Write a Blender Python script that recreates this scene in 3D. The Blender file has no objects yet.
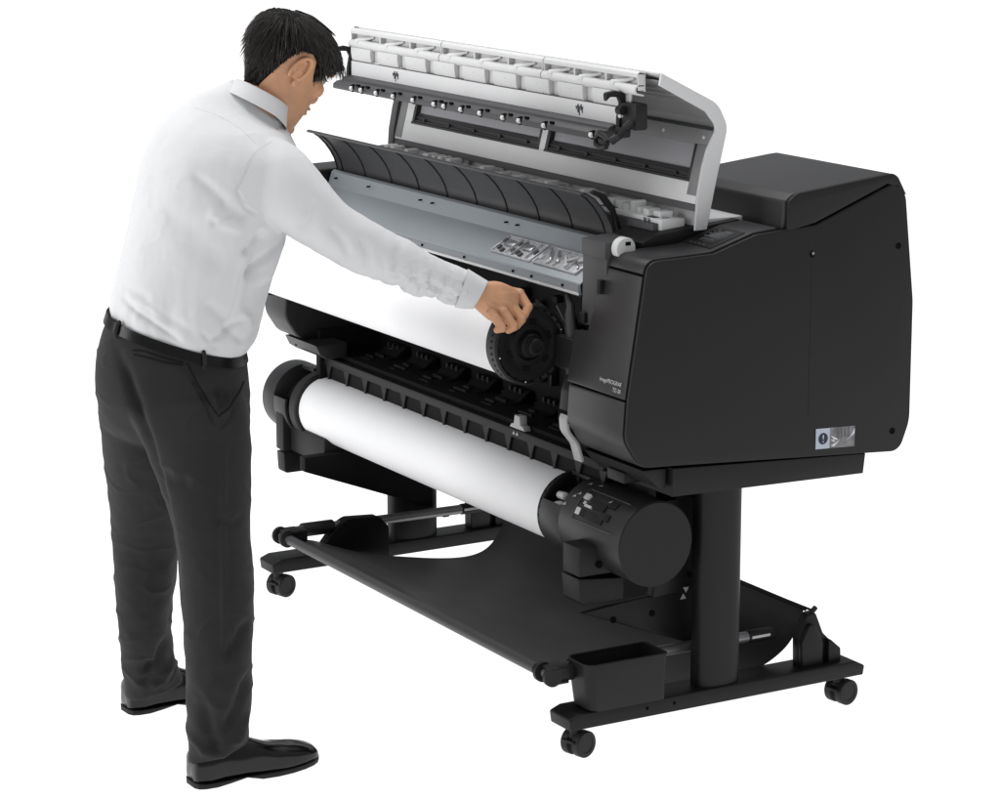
import bpy, bmesh, math, random
import numpy as np
from mathutils import Vector, Matrix, noise
from mathutils.bvhtree import BVHTree
random.seed(7)
np.random.seed(7)
sc = bpy.context.scene
COL = sc.collection
R_ = math.radians

# ------------------------------------------------------------------ materials
def mat(name, col, rough=.5, spec=.5, metal=0, bump=0, bscale=300, var=0, vscale=6, coat=0, stretch=None, sheen=0, sss=0):
    m = bpy.data.materials.new(name); m.use_nodes = True
    nt = m.node_tree; n = nt.nodes; l = nt.links
    b = n['Principled BSDF']
    b.inputs['Base Color'].default_value = (*col, 1)
    b.inputs['Roughness'].default_value = rough
    b.inputs['Specular IOR Level'].default_value = spec
    b.inputs['Metallic'].default_value = metal
    b.inputs['Coat Weight'].default_value = coat
    b.inputs['Sheen Weight'].default_value = sheen
    if sss:
        b.inputs['Subsurface Weight'].default_value = sss
        b.inputs['Subsurface Radius'].default_value = (.012, .004, .002)
        b.inputs['Subsurface Scale'].default_value = .6
    tc = n.new('ShaderNodeTexCoord'); src = tc.outputs['Object']
    if stretch:
        mp = n.new('ShaderNodeMapping'); mp.inputs['Scale'].default_value = stretch
        l.new(src, mp.inputs['Vector']); src = mp.outputs['Vector']
    if bump:
        t = n.new('ShaderNodeTexNoise'); t.inputs['Scale'].default_value = bscale; t.inputs['Detail'].default_value = 4
        l.new(src, t.inputs['Vector'])
        bp = n.new('ShaderNodeBump'); bp.inputs['Strength'].default_value = bump; bp.inputs['Distance'].default_value = .001
        l.new(t.outputs['Fac'], bp.inputs['Height']); l.new(bp.outputs['Normal'], b.inputs['Normal'])
    if var:
        t = n.new('ShaderNodeTexNoise'); t.inputs['Scale'].default_value = vscale; t.inputs['Detail'].default_value = 5
        l.new(src, t.inputs['Vector'])
        r = n.new('ShaderNodeMapRange'); r.inputs['From Min'].default_value = .3; r.inputs['From Max'].default_value = .7
        r.inputs['To Min'].default_value = 1 - var; r.inputs['To Max'].default_value = 1 + var
        l.new(t.outputs['Fac'], r.inputs['Value'])
        mx = n.new('ShaderNodeMix'); mx.data_type = 'RGBA'; mx.blend_type = 'MULTIPLY'; mx.inputs['Factor'].default_value = 1
        mx.inputs['A'].default_value = (*col, 1); l.new(r.outputs['Result'], mx.inputs['B'])
        l.new(mx.outputs['Result'], b.inputs['Base Color'])
        r2 = n.new('ShaderNodeMapRange'); r2.inputs['To Min'].default_value = rough - .06; r2.inputs['To Max'].default_value = rough + .06
        l.new(t.outputs['Fac'], r2.inputs['Value']); l.new(r2.outputs['Result'], b.inputs['Roughness'])
    return m

M = dict(
    body=mat('dark_plastic', (.0115, .0112, .0118), .5, .22, bump=.12, bscale=900, var=.06, vscale=5),
    panel=mat('charcoal_plastic', (.022, .022, .0235), .42, .35, bump=.12, bscale=900, var=.06, vscale=5),
    black=mat('black_plastic', (.011, .011, .012), .5, .25, bump=.1, bscale=700, var=.1),
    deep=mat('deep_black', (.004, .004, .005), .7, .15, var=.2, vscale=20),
    gap=mat('gap_black', (.004, .004, .004), .8, .05),
    frame=mat('painted_steel', (.0085, .0085, .009), .45, .22, bump=.15, bscale=600, var=.08),
    rubber=mat('rubber', (.012, .012, .013), .55, .3, var=.1),
    guide=mat('guide_plastic', (.036, .036, .038), .42, .45, bump=.25, bscale=700, var=.12, vscale=8),
    grey=mat('grey_plastic', (.085, .085, .09), .5, .35, bump=.1, bscale=800, var=.06),
    dgrey=mat('dark_grey_plastic', (.055, .055, .058), .5, .35, bump=.1, bscale=800, var=.06),
    metal=mat('galvanised_plate', (.29, .315, .335), .42, .5, metal=.35, bump=.05, bscale=120, var=.05, vscale=3),
    metal2=mat('plate_lip', (.20, .215, .23), .45, .5, metal=.35, var=.05, vscale=3),
    chrome=mat('bright_metal', (.62, .63, .65), .22, .5, metal=.9, var=.06, vscale=40),
    steel=mat('rod_steel', (.2, .2, .205), .35, .5, metal=.6, var=.1, vscale=30),
    white=mat('white_plastic', (.60, .60, .60), .45, .4, bump=.06, bscale=500, var=.03, vscale=8),
    lgrey=mat('light_grey_plastic', (.60, .60, .605), .45, .4, bump=.06, bscale=500, var=.03, vscale=8),
    inner=mat('cover_inner_panel', (.76, .76, .765), .5, .4, bump=.06, bscale=500, var=.02),
    rail=mat('pale_rail', (.88, .88, .88), .5, .3),
    midgrey=mat('mid_grey_plastic', (.24, .24, .245), .5, .35, bump=.1, bscale=700, var=.08),
    cover=mat('cover_shell', (.58, .58, .585), .42, .4, bump=.08, bscale=700, var=.02, vscale=5),
    window=mat('smoked_window', (.40, .395, .42), .18, .5, var=.03, vscale=4),
    paper=mat('roll_paper', (.83, .83, .84), .6, .3, bump=.05, bscale=60, var=.008, vscale=9),
    lever=mat('lever_grey', (.36, .36, .36), .45, .4, var=.04),
    mark=mat('printed_mark', (.42, .42, .43), .5, .3),
    wframe=mat('window_frame_plastic', (.028, .028, .030), .45, .4, var=.1),
    screen=mat('lcd_glass', (.012, .013, .014), .12, .5, var=.1),
    clear=mat('clear_plastic_relief', (.60, .60, .62), .2, .6, metal=.3, var=.25, vscale=90),
    cloth=mat('basket_cloth', (.013, .013, .0135), .42, .55, bump=.22, bscale=520, var=.15, vscale=5, sheen=.1),
    labelblue=mat('label_pale_blue', (.42, .46, .55), .35, .4),
    labelgrey=mat('label_grey', (.16, .16, .17), .35, .4, var=.4, vscale=60),
    labelwhite=mat('label_white', (.6, .6, .62), .35, .4),
    labelnavy=mat('label_navy', (.012, .02, .04), .4, .3),
)

# ------------------------------------------------------------------ mesh helpers
def new(): return bmesh.new()

def link_one(name, bm, m, parent=None, smooth=32, recalc=True):
    if recalc: bmesh.ops.recalc_face_normals(bm, faces=bm.faces[:])
    me = bpy.data.meshes.new(name); bm.to_mesh(me); bm.free()
    return link_mesh(name, me, m, parent, smooth)

SPLIT = {'guide_rib', 'socket_clip', 'roller_socket', 'guide_slat', 'screw_hole', 'rail_fitting', 'switch_key', 'switch', 'band_screw', 'rail_marks', 'switch_marks',
         'alignment_marks', 'bay_fitting', 'mechanism_pins', 'label_bars', 'button_marks', 'hinge_fitting', 'rear_rod', 'roll_mechanism', 'block_catch'}
def islands(bm):
    seen = set(); out = []
    for v in bm.verts:
        if v in seen: continue
        st = [v]; comp = []
        seen.add(v)
        while st:
            a = st.pop(); comp.append(a)
            for e in a.link_edges:
                o = e.other_vert(a)
                if o not in seen: seen.add(o); st.append(o)
        out.append(comp)
    return out

def link(name, bm, m, parent=None, smooth=32, recalc=True):
    if name not in SPLIT: return link_one(name, bm, m, parent, smooth, recalc)
    first = None
    for comp in islands(bm):
        b2 = bmesh.new(); mp = {v: b2.verts.new(v.co) for v in comp}
        for f in {f for v in comp for f in v.link_faces}: b2.faces.new([mp[v] for v in f.verts])
        o = link_one(name, b2, m, parent, smooth, recalc)
        first = first or o
    bm.free()
    return first

def link_mesh(name, me, m, parent=None, smooth=32):
    o = bpy.data.objects.new(name, me); COL.objects.link(o)
    for k in (m if isinstance(m, (list, tuple)) else [m]): me.materials.append(k)
    if smooth:
        me.polygons.foreach_set('use_smooth', [True] * len(me.polygons))
        if smooth < 180: me.set_sharp_from_angle(angle=R_(smooth))
    if parent is not None: o.parent = parent
    return o

def thing(name, label, cat, loc=(0, 0, 0)):
    o = bpy.data.objects.new(name, None); COL.objects.link(o)
    o.empty_display_size = .1
    o['label'] = label; o['category'] = cat
    return o

def bevel(bm, geom_verts, w, seg=2):
    es = set()
    for v in geom_verts:
        for e in v.link_edges:
            if len(e.link_faces) == 2 and e.calc_face_angle(0) > R_(28): es.add(e)
    if es and w > 0:
        bmesh.ops.bevel(bm, geom=list(es), offset=w, segments=seg, affect='EDGES', profile=.5, clamp_overlap=True)

def box(bm, x0, x1, y0, y1, z0, z1, w=.002, seg=2, mtx=None):
    b2 = bmesh.new()
    bmesh.ops.create_cube(b2, size=1)
    for v in b2.verts:
        v.co = Vector(((x0 + x1) / 2 + v.co.x * (x1 - x0), (y0 + y1) / 2 + v.co.y * (y1 - y0), (z0 + z1) / 2 + v.co.z * (z1 - z0)))
    bevel(b2, b2.verts[:], w, seg)
    merge(bm, b2, mtx)

def merge(bm, b2, mtx=None, mi=None):
    if mtx is not None: b2.transform(mtx)
    if mi is not None:
        for f in b2.faces: f.material_index = mi
    me = bpy.data.meshes.new('tmp'); b2.to_mesh(me); b2.free()
    bm.from_mesh(me); bpy.data.meshes.remove(me)

def rpoly(pts, seg=6):
    """(y, z[, radius]) corners -> polygon with rounded corners"""
    out = []
    n = len(pts)
    for i, p in enumerate(pts):
        r = p[2] if len(p) > 2 else 0
        c = Vector(p[:2])
        if r <= 0: out.append(c); continue
        a = Vector(pts[i - 1][:2]) - c; b = Vector(pts[(i + 1) % n][:2]) - c
        la, lb = a.length, b.length
        a.normalize(); b.normalize()
        ang = a.angle(b)
        t = min(r / math.tan(ang / 2), la * .49, lb * .49); rr = t * math.tan(ang / 2)
        bis = (a + b).normalized(); cen = c + bis * (rr / math.sin(ang / 2))
        s = c + a * t - cen; e = c + b * t - cen
        a0 = math.atan2(s.y, s.x); a1 = math.atan2(e.y, e.x)
        d = (a1 - a0 + math.pi) % (2 * math.pi) - math.pi
        for k in range(seg + 1):
            th = a0 + d * k / seg
            out.append(cen + Vector((math.cos(th), math.sin(th))) * rr)
    return out

def prism(bm, poly, x0, x1, w=.002, seg=2, mtx=None, axis='x'):
    """polygon in (y,z) pushed along x"""
    b2 = bmesh.new()
    def V(p, x):
        if axis == 'x': return (x, p[0], p[1])
        if axis == 'y': return (p[0], x, p[1])
        return (p[0], p[1], x)
    A = [b2.verts.new(V(p, x0)) for p in poly]; B = [b2.verts.new(V(p, x1)) for p in poly]
    fa = b2.faces.new(A); fb = b2.faces.new(B[::-1])
    n = len(poly)
    for i in range(n): b2.faces.new((A[i], A[(i + 1) % n], B[(i + 1) % n], B[i]))
    bmesh.ops.recalc_face_normals(b2, faces=b2.faces[:])
    if w:
        es = list(set(fa.edges[:] + fb.edges[:]))
        bmesh.ops.bevel(b2, geom=es, offset=w, segments=seg, affect='EDGES', profile=.5, clamp_overlap=True)
    merge(bm, b2, mtx)

def inset(poly, d):
    """push an open or closed line inwards (to the left of travel)"""
    out = []
    n = len(poly)
    for i in range(n):
        a = Vector(poly[max(i - 1, 0)]); b = Vector(poly[min(i + 1, n - 1)])
        t = (b - a).normalized()
        out.append(Vector(poly[i]) + Vector((-t.y, t.x)) * d)
    return out

def ribbon(bm, line, thick, x0, x1, w=.0015):
    """a bent sheet: an open (y,z) line given thickness to its left, pushed along x"""
    ins = inset(line, thick)
    b2 = bmesh.new()
    n = len(line)
    rows = []
    for x in (x0, x1):
        rows.append([b2.verts.new((x, p[0], p[1])) for p in line]); rows.append([b2.verts.new((x, p[0], p[1])) for p in ins])
    o0, i0, o1, i1 = rows
    for k in range(n - 1):
        b2.faces.new((o0[k], o0[k + 1], o1[k + 1], o1[k])); b2.faces.new((i0[k], i1[k], i1[k + 1], i0[k + 1]))
        b2.faces.new((o0[k], i0[k], i0[k + 1], o0[k + 1])); b2.faces.new((o1[k], o1[k + 1], i1[k + 1], i1[k]))
    b2.faces.new((o0[0], o1[0], i1[0], i0[0])); b2.faces.new((o0[-1], i0[-1], i1[-1], o1[-1]))
    bmesh.ops.recalc_face_normals(b2, faces=b2.faces[:])
    bevel(b2, b2.verts[:], w, 2)
    merge(bm, b2)

def arc(yc, zc, r, a0, a1, n=24):
    return [Vector((yc + r * math.cos(R_(a0 + (a1 - a0) * k / n)), zc + r * math.sin(R_(a0 + (a1 - a0) * k / n)))) for k in range(n + 1)]

def sector(bm, x0, x1, yc, zc, ro, ri, a0, a1, w=.002, n=40):
    prism(bm, arc(yc, zc, ro, a0, a1, n) + arc(yc, zc, ri, a1, a0, n), x0, x1, w)

def lathe_x(bm, prof, yc, zc, seg=64):
    """(x, r) profile turned about the line y=yc, z=zc"""
    b2 = bmesh.new(); rows = []
    for x, r in prof:
        if r < 1e-6: rows.append([b2.verts.new((x, yc, zc))])
        else: rows.append([b2.verts.new((x, yc + r * math.cos(2 * math.pi * k / seg), zc + r * math.sin(2 * math.pi * k / seg))) for k in range(seg)])
    for a, b in zip(rows, rows[1:]):
        for k in range(seg):
            q = (k + 1) % seg
            if len(a) == 1 and len(b) == 1: continue
            if len(a) == 1: b2.faces.new((a[0], b[k], b[q]))
            elif len(b) == 1: b2.faces.new((a[k], b[0], a[q]))
            else: b2.faces.new((a[k], b[k], b[q], a[q]))
    bmesh.ops.recalc_face_normals(b2, faces=b2.faces[:])
    merge(bm, b2)

def cyl(bm, p0, p1, r, seg=24, r2=None, w=0):
    p0 = Vector(p0); p1 = Vector(p1); d = p1 - p0
    b2 = bmesh.new()
    bmesh.ops.create_cone(b2, cap_ends=True, segments=seg, radius1=r, radius2=r if r2 is None else r2, depth=d.length)
    if w: bevel(b2, b2.verts[:], w, 2)
    merge(bm, b2, Matrix.Translation((p0 + p1) / 2) @ d.to_track_quat('Z', 'Y').to_matrix().to_4x4())

def tube(bm, pts, r, seg=10):
    pts = [Vector(p) for p in pts]
    b2 = bmesh.new(); rows = []
    up = Vector((.3, .2, 1)).normalized()
    for i, p in enumerate(pts):
        t = (pts[min(i + 1, len(pts) - 1)] - pts[max(i - 1, 0)]).normalized()
        a = t.cross(up); 
        if a.length < 1e-4: a = t.cross(Vector((1, 0, 0)))
        a.normalize(); b = t.cross(a)
        rr = r[i] if isinstance(r, (list, tuple)) else r
        rows.append([b2.verts.new(p + (a * math.cos(2 * math.pi * k / seg) + b * math.sin(2 * math.pi * k / seg)) * rr) for k in range(seg)])
    for a, b in zip(rows, rows[1:]):
        for k in range(seg): b2.faces.new((a[k], a[(k + 1) % seg], b[(k + 1) % seg], b[k]))
    b2.faces.new(rows[0][::-1]); b2.faces.new(rows[-1])
    bmesh.ops.recalc_face_normals(b2, faces=b2.faces[:])
    merge(bm, b2)

def text(name, body, size, loc, rot, m, parent, ext=.0004, align='RIGHT'):
    cu = bpy.data.curves.new(name, 'FONT'); cu.body = body; cu.size = size; cu.extrude = ext; cu.align_x = align
    t = bpy.data.objects.new(name + '_tmp', cu); COL.objects.link(t)
    dg = bpy.context.evaluated_depsgraph_get()
    me = bpy.data.meshes.new_from_object(t.evaluated_get(dg))
    bpy.data.objects.remove(t)
    o = bpy.data.objects.new(name, me); COL.objects.link(o); me.materials.clear(); me.materials.append(m)
    o.location = loc; o.rotation_euler = rot; o.parent = parent
    return o

# ------------------------------------------------------------------ floor
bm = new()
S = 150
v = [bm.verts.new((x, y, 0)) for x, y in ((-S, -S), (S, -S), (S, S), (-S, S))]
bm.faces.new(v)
mf = bpy.data.materials.new('glowing_white_floor'); mf.use_nodes = True
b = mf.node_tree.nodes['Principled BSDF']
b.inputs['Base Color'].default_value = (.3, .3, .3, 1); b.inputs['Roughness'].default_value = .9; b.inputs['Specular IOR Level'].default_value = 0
b.inputs['Emission Color'].default_value = (1, 1, 1, 1); b.inputs['Emission Strength'].default_value = 1.02  # glow added to the floor: keeps it pure white and washes out contact shadows
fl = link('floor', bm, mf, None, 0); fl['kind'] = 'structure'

# ------------------------------------------------------------------ the printer
P = thing('large_format_printer', 'black large format printer on a castered stand with its pale top cover raised', 'printer')

XR0, XR1 = -.145, .085
XL0, XL1 = -1.655, -1.53
# front outline of an end housing, from its top edge down and under (y, z)
TOPZ = [(.46, 1.118), (.399, 1.112), (.293, 1.080), (.17, 1.076)]
def front_line():
    pts = rpoly([(.46, 1.118), (.399, 1.112, .05), (.293, 1.080, .06), (.128, 1.075, .030), (.083, .79, .2), (.0765, .70, .06), (.118, .636, .05), (.19, .632)], 8)
    return pts
FL = front_line()
def cutline(z_hi, z_lo):
    """part of the front outline between two heights, on the front side"""
    o = []
    n = len(FL)
    start = [i for i, p in enumerate(FL) if p.y < z_hi and p.x < .2]
    for i in range(n - 1):
        a, b = FL[i], FL[i + 1]
        if a.x > .2 and a.y > 1.0: continue
        m = 80
        for k in range(m):
            p = a.lerp(b, k / m)
            if z_lo <= p.y <= z_hi: o.append(p)
    # thin the list
    r = [o[0]]
    for p in o[1:-1]:
        if (p - r[-1]).length > .006: r.append(p)
    r.append(o[-1]); return r

SIDE = rpoly([(.128, 1.075, .03), (.293, 1.079, .03), (.399, 1.111, .04), (.554, 1.120, .04), (.745, 1.190, .02), (.772, 1.197, .02), (.797, 1.165, .05),
              (.826, .93, .2), (.827, .66, .1), (.800, .592, .035), (.19, .632), (.118, .636, .05), (.0765, .70, .06), (.083, .79, .2)], 8)

def shrink(poly, d):
    n = len(poly); out = []
    area = sum(poly[i].x * poly[(i + 1) % n].y - poly[(i + 1) % n].x * poly[i].y for i in range(n))
    s = 1 if area > 0 else -1
    for i in range(n):
        t = (poly[(i + 1) % n] - poly[i - 1]).normalized()
        out.append(poly[i] + Vector((-t.y, t.x)) * d * s)
    return out

def slant(bm):
    # the front cover is cut on a slant: its left edge leans inwards towards the top
    for v in bm.verts:
        if v.co.x < XR0 + .02 and v.co.z > .897: v.co.x += .050 + .042 * min(1, (v.co.z - .897) / .175)
    return bm
bm = new(); prism(bm, shrink(SIDE, .006), XR0 + .004, XR1 - .012, 0); slant(bm)
eh = link('end_housing', bm, M['gap'], P)
bm = new(); prism(bm, shrink(SIDE, .0022), XR1 - .010, XR1 + .001, .004, 3)
link('side_panel', bm, M['body'], eh)
top = []
for a, b in zip(FL, FL[1:]):
    if a.x < .2 and a.y < 1.05: break
    for k in range(60):
        p = a.lerp(b, k / 60)
        if not top or ((p - top[-1]).length > .0035 and p.y > 1.046): top.append(p)
bm = new(); ribbon(bm, top, .008, XR0, XR1 - .0125, .0012); slant(bm)
link('top_panel', bm, M['panel'], eh)
bm = new(); ribbon(bm, cutline(1.0435, .786), .008, XR0 - .008, XR1 - .0125, .0008); slant(bm)
link('front_panel', bm, M['panel'], eh)
bm = new(); low = [p for p in cutline(.7815, .60)]
ribbon(bm, low, .008, XR0, XR1 - .0125, .0012)
link('lower_front_panel', bm, M['panel'], eh)
# skirt under the side panel
bm = new()
prism(bm, [Vector(p) for p in ((.198, .628), (.198, .567), (.70, .556), (.705, .600))], XR0 + .02, XR1 - .0003, .0015)
link('skirt', bm, M['body'], eh)
bm = new()
prism(bm, rpoly([(.13, .629), (.19, .627), (.19, .585), (.172, .585, .008), (.15, .606, .01)]), XR0 - .02, XR1 - .014, .003)
box(bm, -.10, -.03, .15, .20, .575, .60, .004)
link('lower_trim', bm, M['body'], eh)
# screw holes
for (y, z) in ((.777, 1.055), (.546, 1.056), (.776, .643), (.256, .612)):
    bm = new(); x = XR1 + .0012 if z != .612 else XR1 - .0018
    cyl(bm, (x - .002, y, z), (x + .0005, y, z), .0072, 20)
    link('screw_hole', bm, M['gap'], eh)
bm = new(); cyl(bm, (XR1, .547, 1.0575), (XR1 + .003, .547, 1.0575), .0035, 12); link('screw', bm, M['steel'], eh)
# seam of the upper side panel
bm = new(); box(bm, XR1 + .0006, XR1 + .0014, .5448, .5458, .70, 1.045, 0); link('panel_seam', bm, M['black'], eh)
# warning label: pale blue square with a round exclamation sign, grey pictogram beside it
def side_quad(name, y0, y1, z0, z1, dx, m, parent):
    bm = new()
    sl = -.045                         # the label sits level with the slightly tilted trim
    vs = [bm.verts.new((XR1 + dx, y, z + (y - .566) * sl)) for y, z in ((y0, z0), (y1, z0), (y1, z1), (y0, z1))]
    bm.faces.new(vs); return link(name, bm, m, parent, 0)
wl = side_quad('warning_label', .566, .672, .626, .672, .0016, M['labelgrey'], eh)
side_quad('label_square', .5665, .604, .6265, .6715, .0021, M['labelblue'], eh)
bm = new(); cyl(bm, (XR1 + .0019, .586, .648), (XR1 + .0027, .586, .648), .0125, 28); link('label_disc', bm, M['labelnavy'], eh)
text('label_exclamation', '!', .024, (XR1 + .0030, .586, .6402), (R_(90), 0, R_(90)), M['labelwhite'], eh, .0001, 'CENTER')
bm = new()
for pts in (((.606, .655), (.622, .648), (.630, .640), (.618, .642)), ((.606, .632), (.624, .640), (.632, .644), (.616, .629)), ((.644, .638), (.660, .650), (.671, .668), (.671, .655)),
            ((.606, .646), (.620, .644), (.628, .642), (.614, .640))):
    bm.faces.new([bm.verts.new((XR1 + .0024, y, z + (y - .566) * -.045)) for y, z in pts])
link('label_pictogram', bm, M['labelwhite'], eh, 0)
bm = new()
for y in (.625, .634, .643, .652):
    bm.faces.new([bm.verts.new((XR1 + .0021, yy, z - (y - .566) * .045)) for yy, z in ((y, .648), (y + .005, .648), (y + .005, .671), (y, .671))])
link('label_bars', bm, mat('label_mid_grey', (.10, .10, .105), .35, .4), eh, 0)
# lettering on the front panel (leans with the panel)
ft = math.atan2(.128 - .083, 1.075 - .79)
for s, z, sz in (('imagePROGRAF', .8115, .0125), ('TZ-20', .7975, .012)):
    y = .083 + (z - .79) * (.045 / .285)
    text('lettering', s, sz, (.062, y - .0052, z), (R_(90) - ft * .9, 0, 0), M['mark'], eh, .0002, 'RIGHT')

# control panel on the sloping top
slope = math.atan2(1.112 - 1.080, .399 - .293)
def on_top(y): return 1.080 + (y - .293) * (1.112 - 1.080) / (.399 - .293)
mt = Matrix.Translation((0, .346, on_top(.346) + .0008)) @ Matrix.Rotation(slope, 4, 'X')
bm = new(); box(bm, -.045, .058, -.046, .046, -.002, .0012, .001, 2, mt); cp = link('control_panel', bm, M['black'], eh)
bm = new(); box(bm, -.030, .040, -.028, .034, .0005, .0020, .0006, 2, mt); link('screen', bm, M['screen'], eh)
bm = new()
rnd = random.Random(3)
for i in range(4):
    y = .022 - i * .013
    x = -.024
    while x < .03:
        w = rnd.uniform(.003, .011)
        if rnd.random() < .6: box(bm, x, x + w, y, y + .0035, .0021, .0024, 0, 1, mt)
        x += w + .0035
link('screen_text', bm, M['grey'], eh, 0)
bm = new()
for i in range(4): box(bm, -.028 + i * .016, -.021 + i * .016, -.040, -.037, .0013, .0016, 0, 1, mt)
link('button_marks', bm, M['grey'], eh, 0)
# ledge beside the control panel
bm = new()
prism(bm, rpoly([(.205, 1.07), (.205, 1.088, .006), (.24, 1.101, .01), (.46, 1.121, .01), (.46, 1.06)]), XR0 - .045, -.054, .003)
link('side_ledge', bm, M['black'], P)
# pale feed strip under the cover
bm = new(); box(bm, -.42, -.075, .37, .478, 1.098, 1.1225, .002); link('feed_strip', bm, M['lgrey'], P)
# white dial behind the front edge
bm = new()
lathe_x(bm, [(-.056, 0), (-.056, .0225), (-.054, .024), (-.036, .024), (-.034, .0225), (-.034, 0)], .152, 1.082)
dial = link('lock_knob', bm, M['white'], P)
bm = new(); box(bm, -.0342, -.0330, .150, .163, 1.089, 1.097, .0005); link('lock_slot', bm, M['gap'], dial)

# rear cover: wedge that stands behind the control panel
HUMP = rpoly([(.475, 1.10), (.478, 1.172, .012), (.500, 1.188, .022), (.735, 1.212, .01), (.768, 1.214, .03), (.800, 1.165, .05), (.802, 1.10)], 8)
bm = new(); prism(bm, HUMP, -.345, XR1 - .0115, .006, 3); link('rear_cover', bm, M['panel'], P)
prof = rpoly([(.480, 1.108), (.482, 1.172, .012), (.503, 1.189, .022), (.735, 1.2125, .01), (.768, 1.2145, .03), (.797, 1.165), (.745, 1.1925), (.554, 1.122), ], 8)
bm = new(); prism(bm, prof, XR1 - .0113, XR1 + .001, .005, 3); link('rear_cover_side', bm, M['body'], P)
# rear body running the whole width
bm = new(); prism(bm, rpoly([(.37, .60), (.37, 1.095), (.47, 1.10), (.70, 1.10, .05), (.80, 1.0, .08), (.80, .62, .04), (.72, .60)]), XL1, XR0 + .003, .004)
link('rear_housing', bm, M['black'], P)

# left end housing
bm = new(); prism(bm, shrink(SIDE, .001)[:], XL0, XL1 - .003, .006, 3)
lh = link('end_housing', bm, M['panel'], P)
bm = new(); prism(bm, shrink(SIDE, .004), XL1 - .003, XL1, .001); link('inner_wall', bm, M['black'], lh)
bm = new(); prism(bm, rpoly([(.120, .637), (.21, .637), (.21, .598), (.150, .600, .008), (.132, .612, .008)]), -1.622, -1.44, .003); link('lower_trim', bm, M['panel'], lh)
bm = new(); cyl(bm, (-1.575, .1285, .620), (-1.575, .14, .622), .0065, 16); link('screw_hole', bm, M['gap'], lh)

# grey head plate between the end housings, bent from sheet
PX0, PX1 = -1.52, -.165
Y0 = .12
bm = new()
ribbon(bm, [Vector(p) for p in ((Y0 + .100, 1.076), (Y0 + .092, 1.071), (Y0 + .080, 1.036), (Y0, .991), (Y0 - .0015, .986), (Y0, .968), (Y0 + .006, .966))], .004, PX0, PX1, .0008)
fp = link('head_plate', bm, M['metal'], P, 25)
bm = new(); ribbon(bm, [Vector(p) for p in ((Y0 - .0035, .9865), (Y0 - .0028, .972))], .0015, PX0, PX1, 0); link('plate_lip', bm, M['metal2'], fp)
bm = new(); ribbon(bm, [Vector(p) for p in ((Y0 - .0045, .9715), (Y0 - .0035, .966))], .002, PX0, PX1, 0); link('plate_edge', bm, M['lgrey'], fp)
bm = new()
for x in (-1.45, -1.2, -.93, -.86, -.66, -.44, -.36, -.23): cyl(bm, (x, Y0 - .006, .979), (x, Y0, .979), .0032, 12)
for x in (-1.48, -1.30, -1.03, -.97, -.62, -.57, -.28): cyl(bm, (x, Y0 + .079, 1.058), (x, Y0 + .088, 1.058), .0022, 12)
link('screw_hole', bm, M['gap'], fp)
# clear moulded sockets on the plate
sl = math.atan2(.045, .080)
def plate_m(x, t): return Matrix.Translation((x, Y0 + .080 * t, .991 + .045 * t)) @ Matrix.Rotation(sl, 4, 'X')
for x0, x1, kind in ((-.575, -.405, 0), (-.392, -.212, 1)):
    bm = new()
    m0 = plate_m((x0 + x1) / 2, .56); hw = (x1 - x0) / 2; hd = .029
    box(bm, -hw, hw, -hd, hd, -.001, .0018, .001, 2, m0)
    for s_ in (-1, 1):
        box(bm, -hw, hw, s_ * hd - .0015, s_ * hd + .0015, 0, .006, .001, 2, m0)
        box(bm, s_ * hw - .0015, s_ * hw + .0015, -hd, hd, 0, .006, .001, 2, m0)
    if kind == 0:
        for x in (-.025, .0, .06): box(bm, x - .001, x + .001, -hd, hd, 0, .007, .0005, 1, m0)
    else:
        box(bm, -.012, -.010, -hd, hd, 0, .007, .0005, 1, m0); box(bm, .045, .047, -hd, hd, 0, .007, .0005, 1, m0)
    link('moulded_socket', bm, M['clear'], fp)
    bars = ((-.045, .006, .020, .009, 0, 'chrome'), (.032, .006, .020, .009, 0, 'chrome')) if kind == 0 else ((-.055, .004, .024, .0035, -.75, 'chrome'), (-.025, .004, .024, .0035, -.75, 'chrome'), (.012, .0, .02, .003, -.6, 'lgrey'), (.028, .006, .018, .003, .7, 'lgrey'), (.065, -.006, .018, .003, -.5, 'chrome'), (.068, .012, .014, .003, .6, 'lgrey'))
    for x, y, wx, wy, an, mm in bars:
        bm = new(); box(bm, -wx, wx, -wy, wy, .004, .0085, .0015, 2, m0 @ Matrix.Translation((x, y, 0)) @ Matrix.Rotation(an, 4, 'Z')); link('socket_bar', bm, M[mm], fp)
    for x, y in (((-.078, .012), (-.072, -.012), (-.012, .012), (-.010, -.012), (.010, .014), (.012, -.014), (.072, .0), (-.05, -.019), (.03, -.019)) if kind == 0 else ((-.078, -.010), (-.04, -.016), (.03, -.014), (.055, .016))):
        bm = new(); box(bm, -.005, .005, -.006, .006, .0018, .0075, .001, 1, m0 @ Matrix.Translation((x, y, 0))); link('socket_clip', bm, M['grey'] if kind == 0 else M['lgrey'], fp)
# grey end block of the head
bm = new()
prism(bm, rpoly([(.118, .908), (.120, 1.093, .004), (.165, 1.097), (.19, 1.097), (.19, .908)]), -.154, -.060, .0025)
box(bm, -.1535, -.0605, .1165, .124, 1.058, 1.0935, .0015)
hb = link('head_block', bm, M['dgrey'], P)
bm = new(); box(bm, -.074, -.062, .104, .119, .985, 1.015, .002); box(bm, -.15, -.13, .108, .119, .912, .935, .003); link('block_catch', bm, M['black'], hb)

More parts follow.
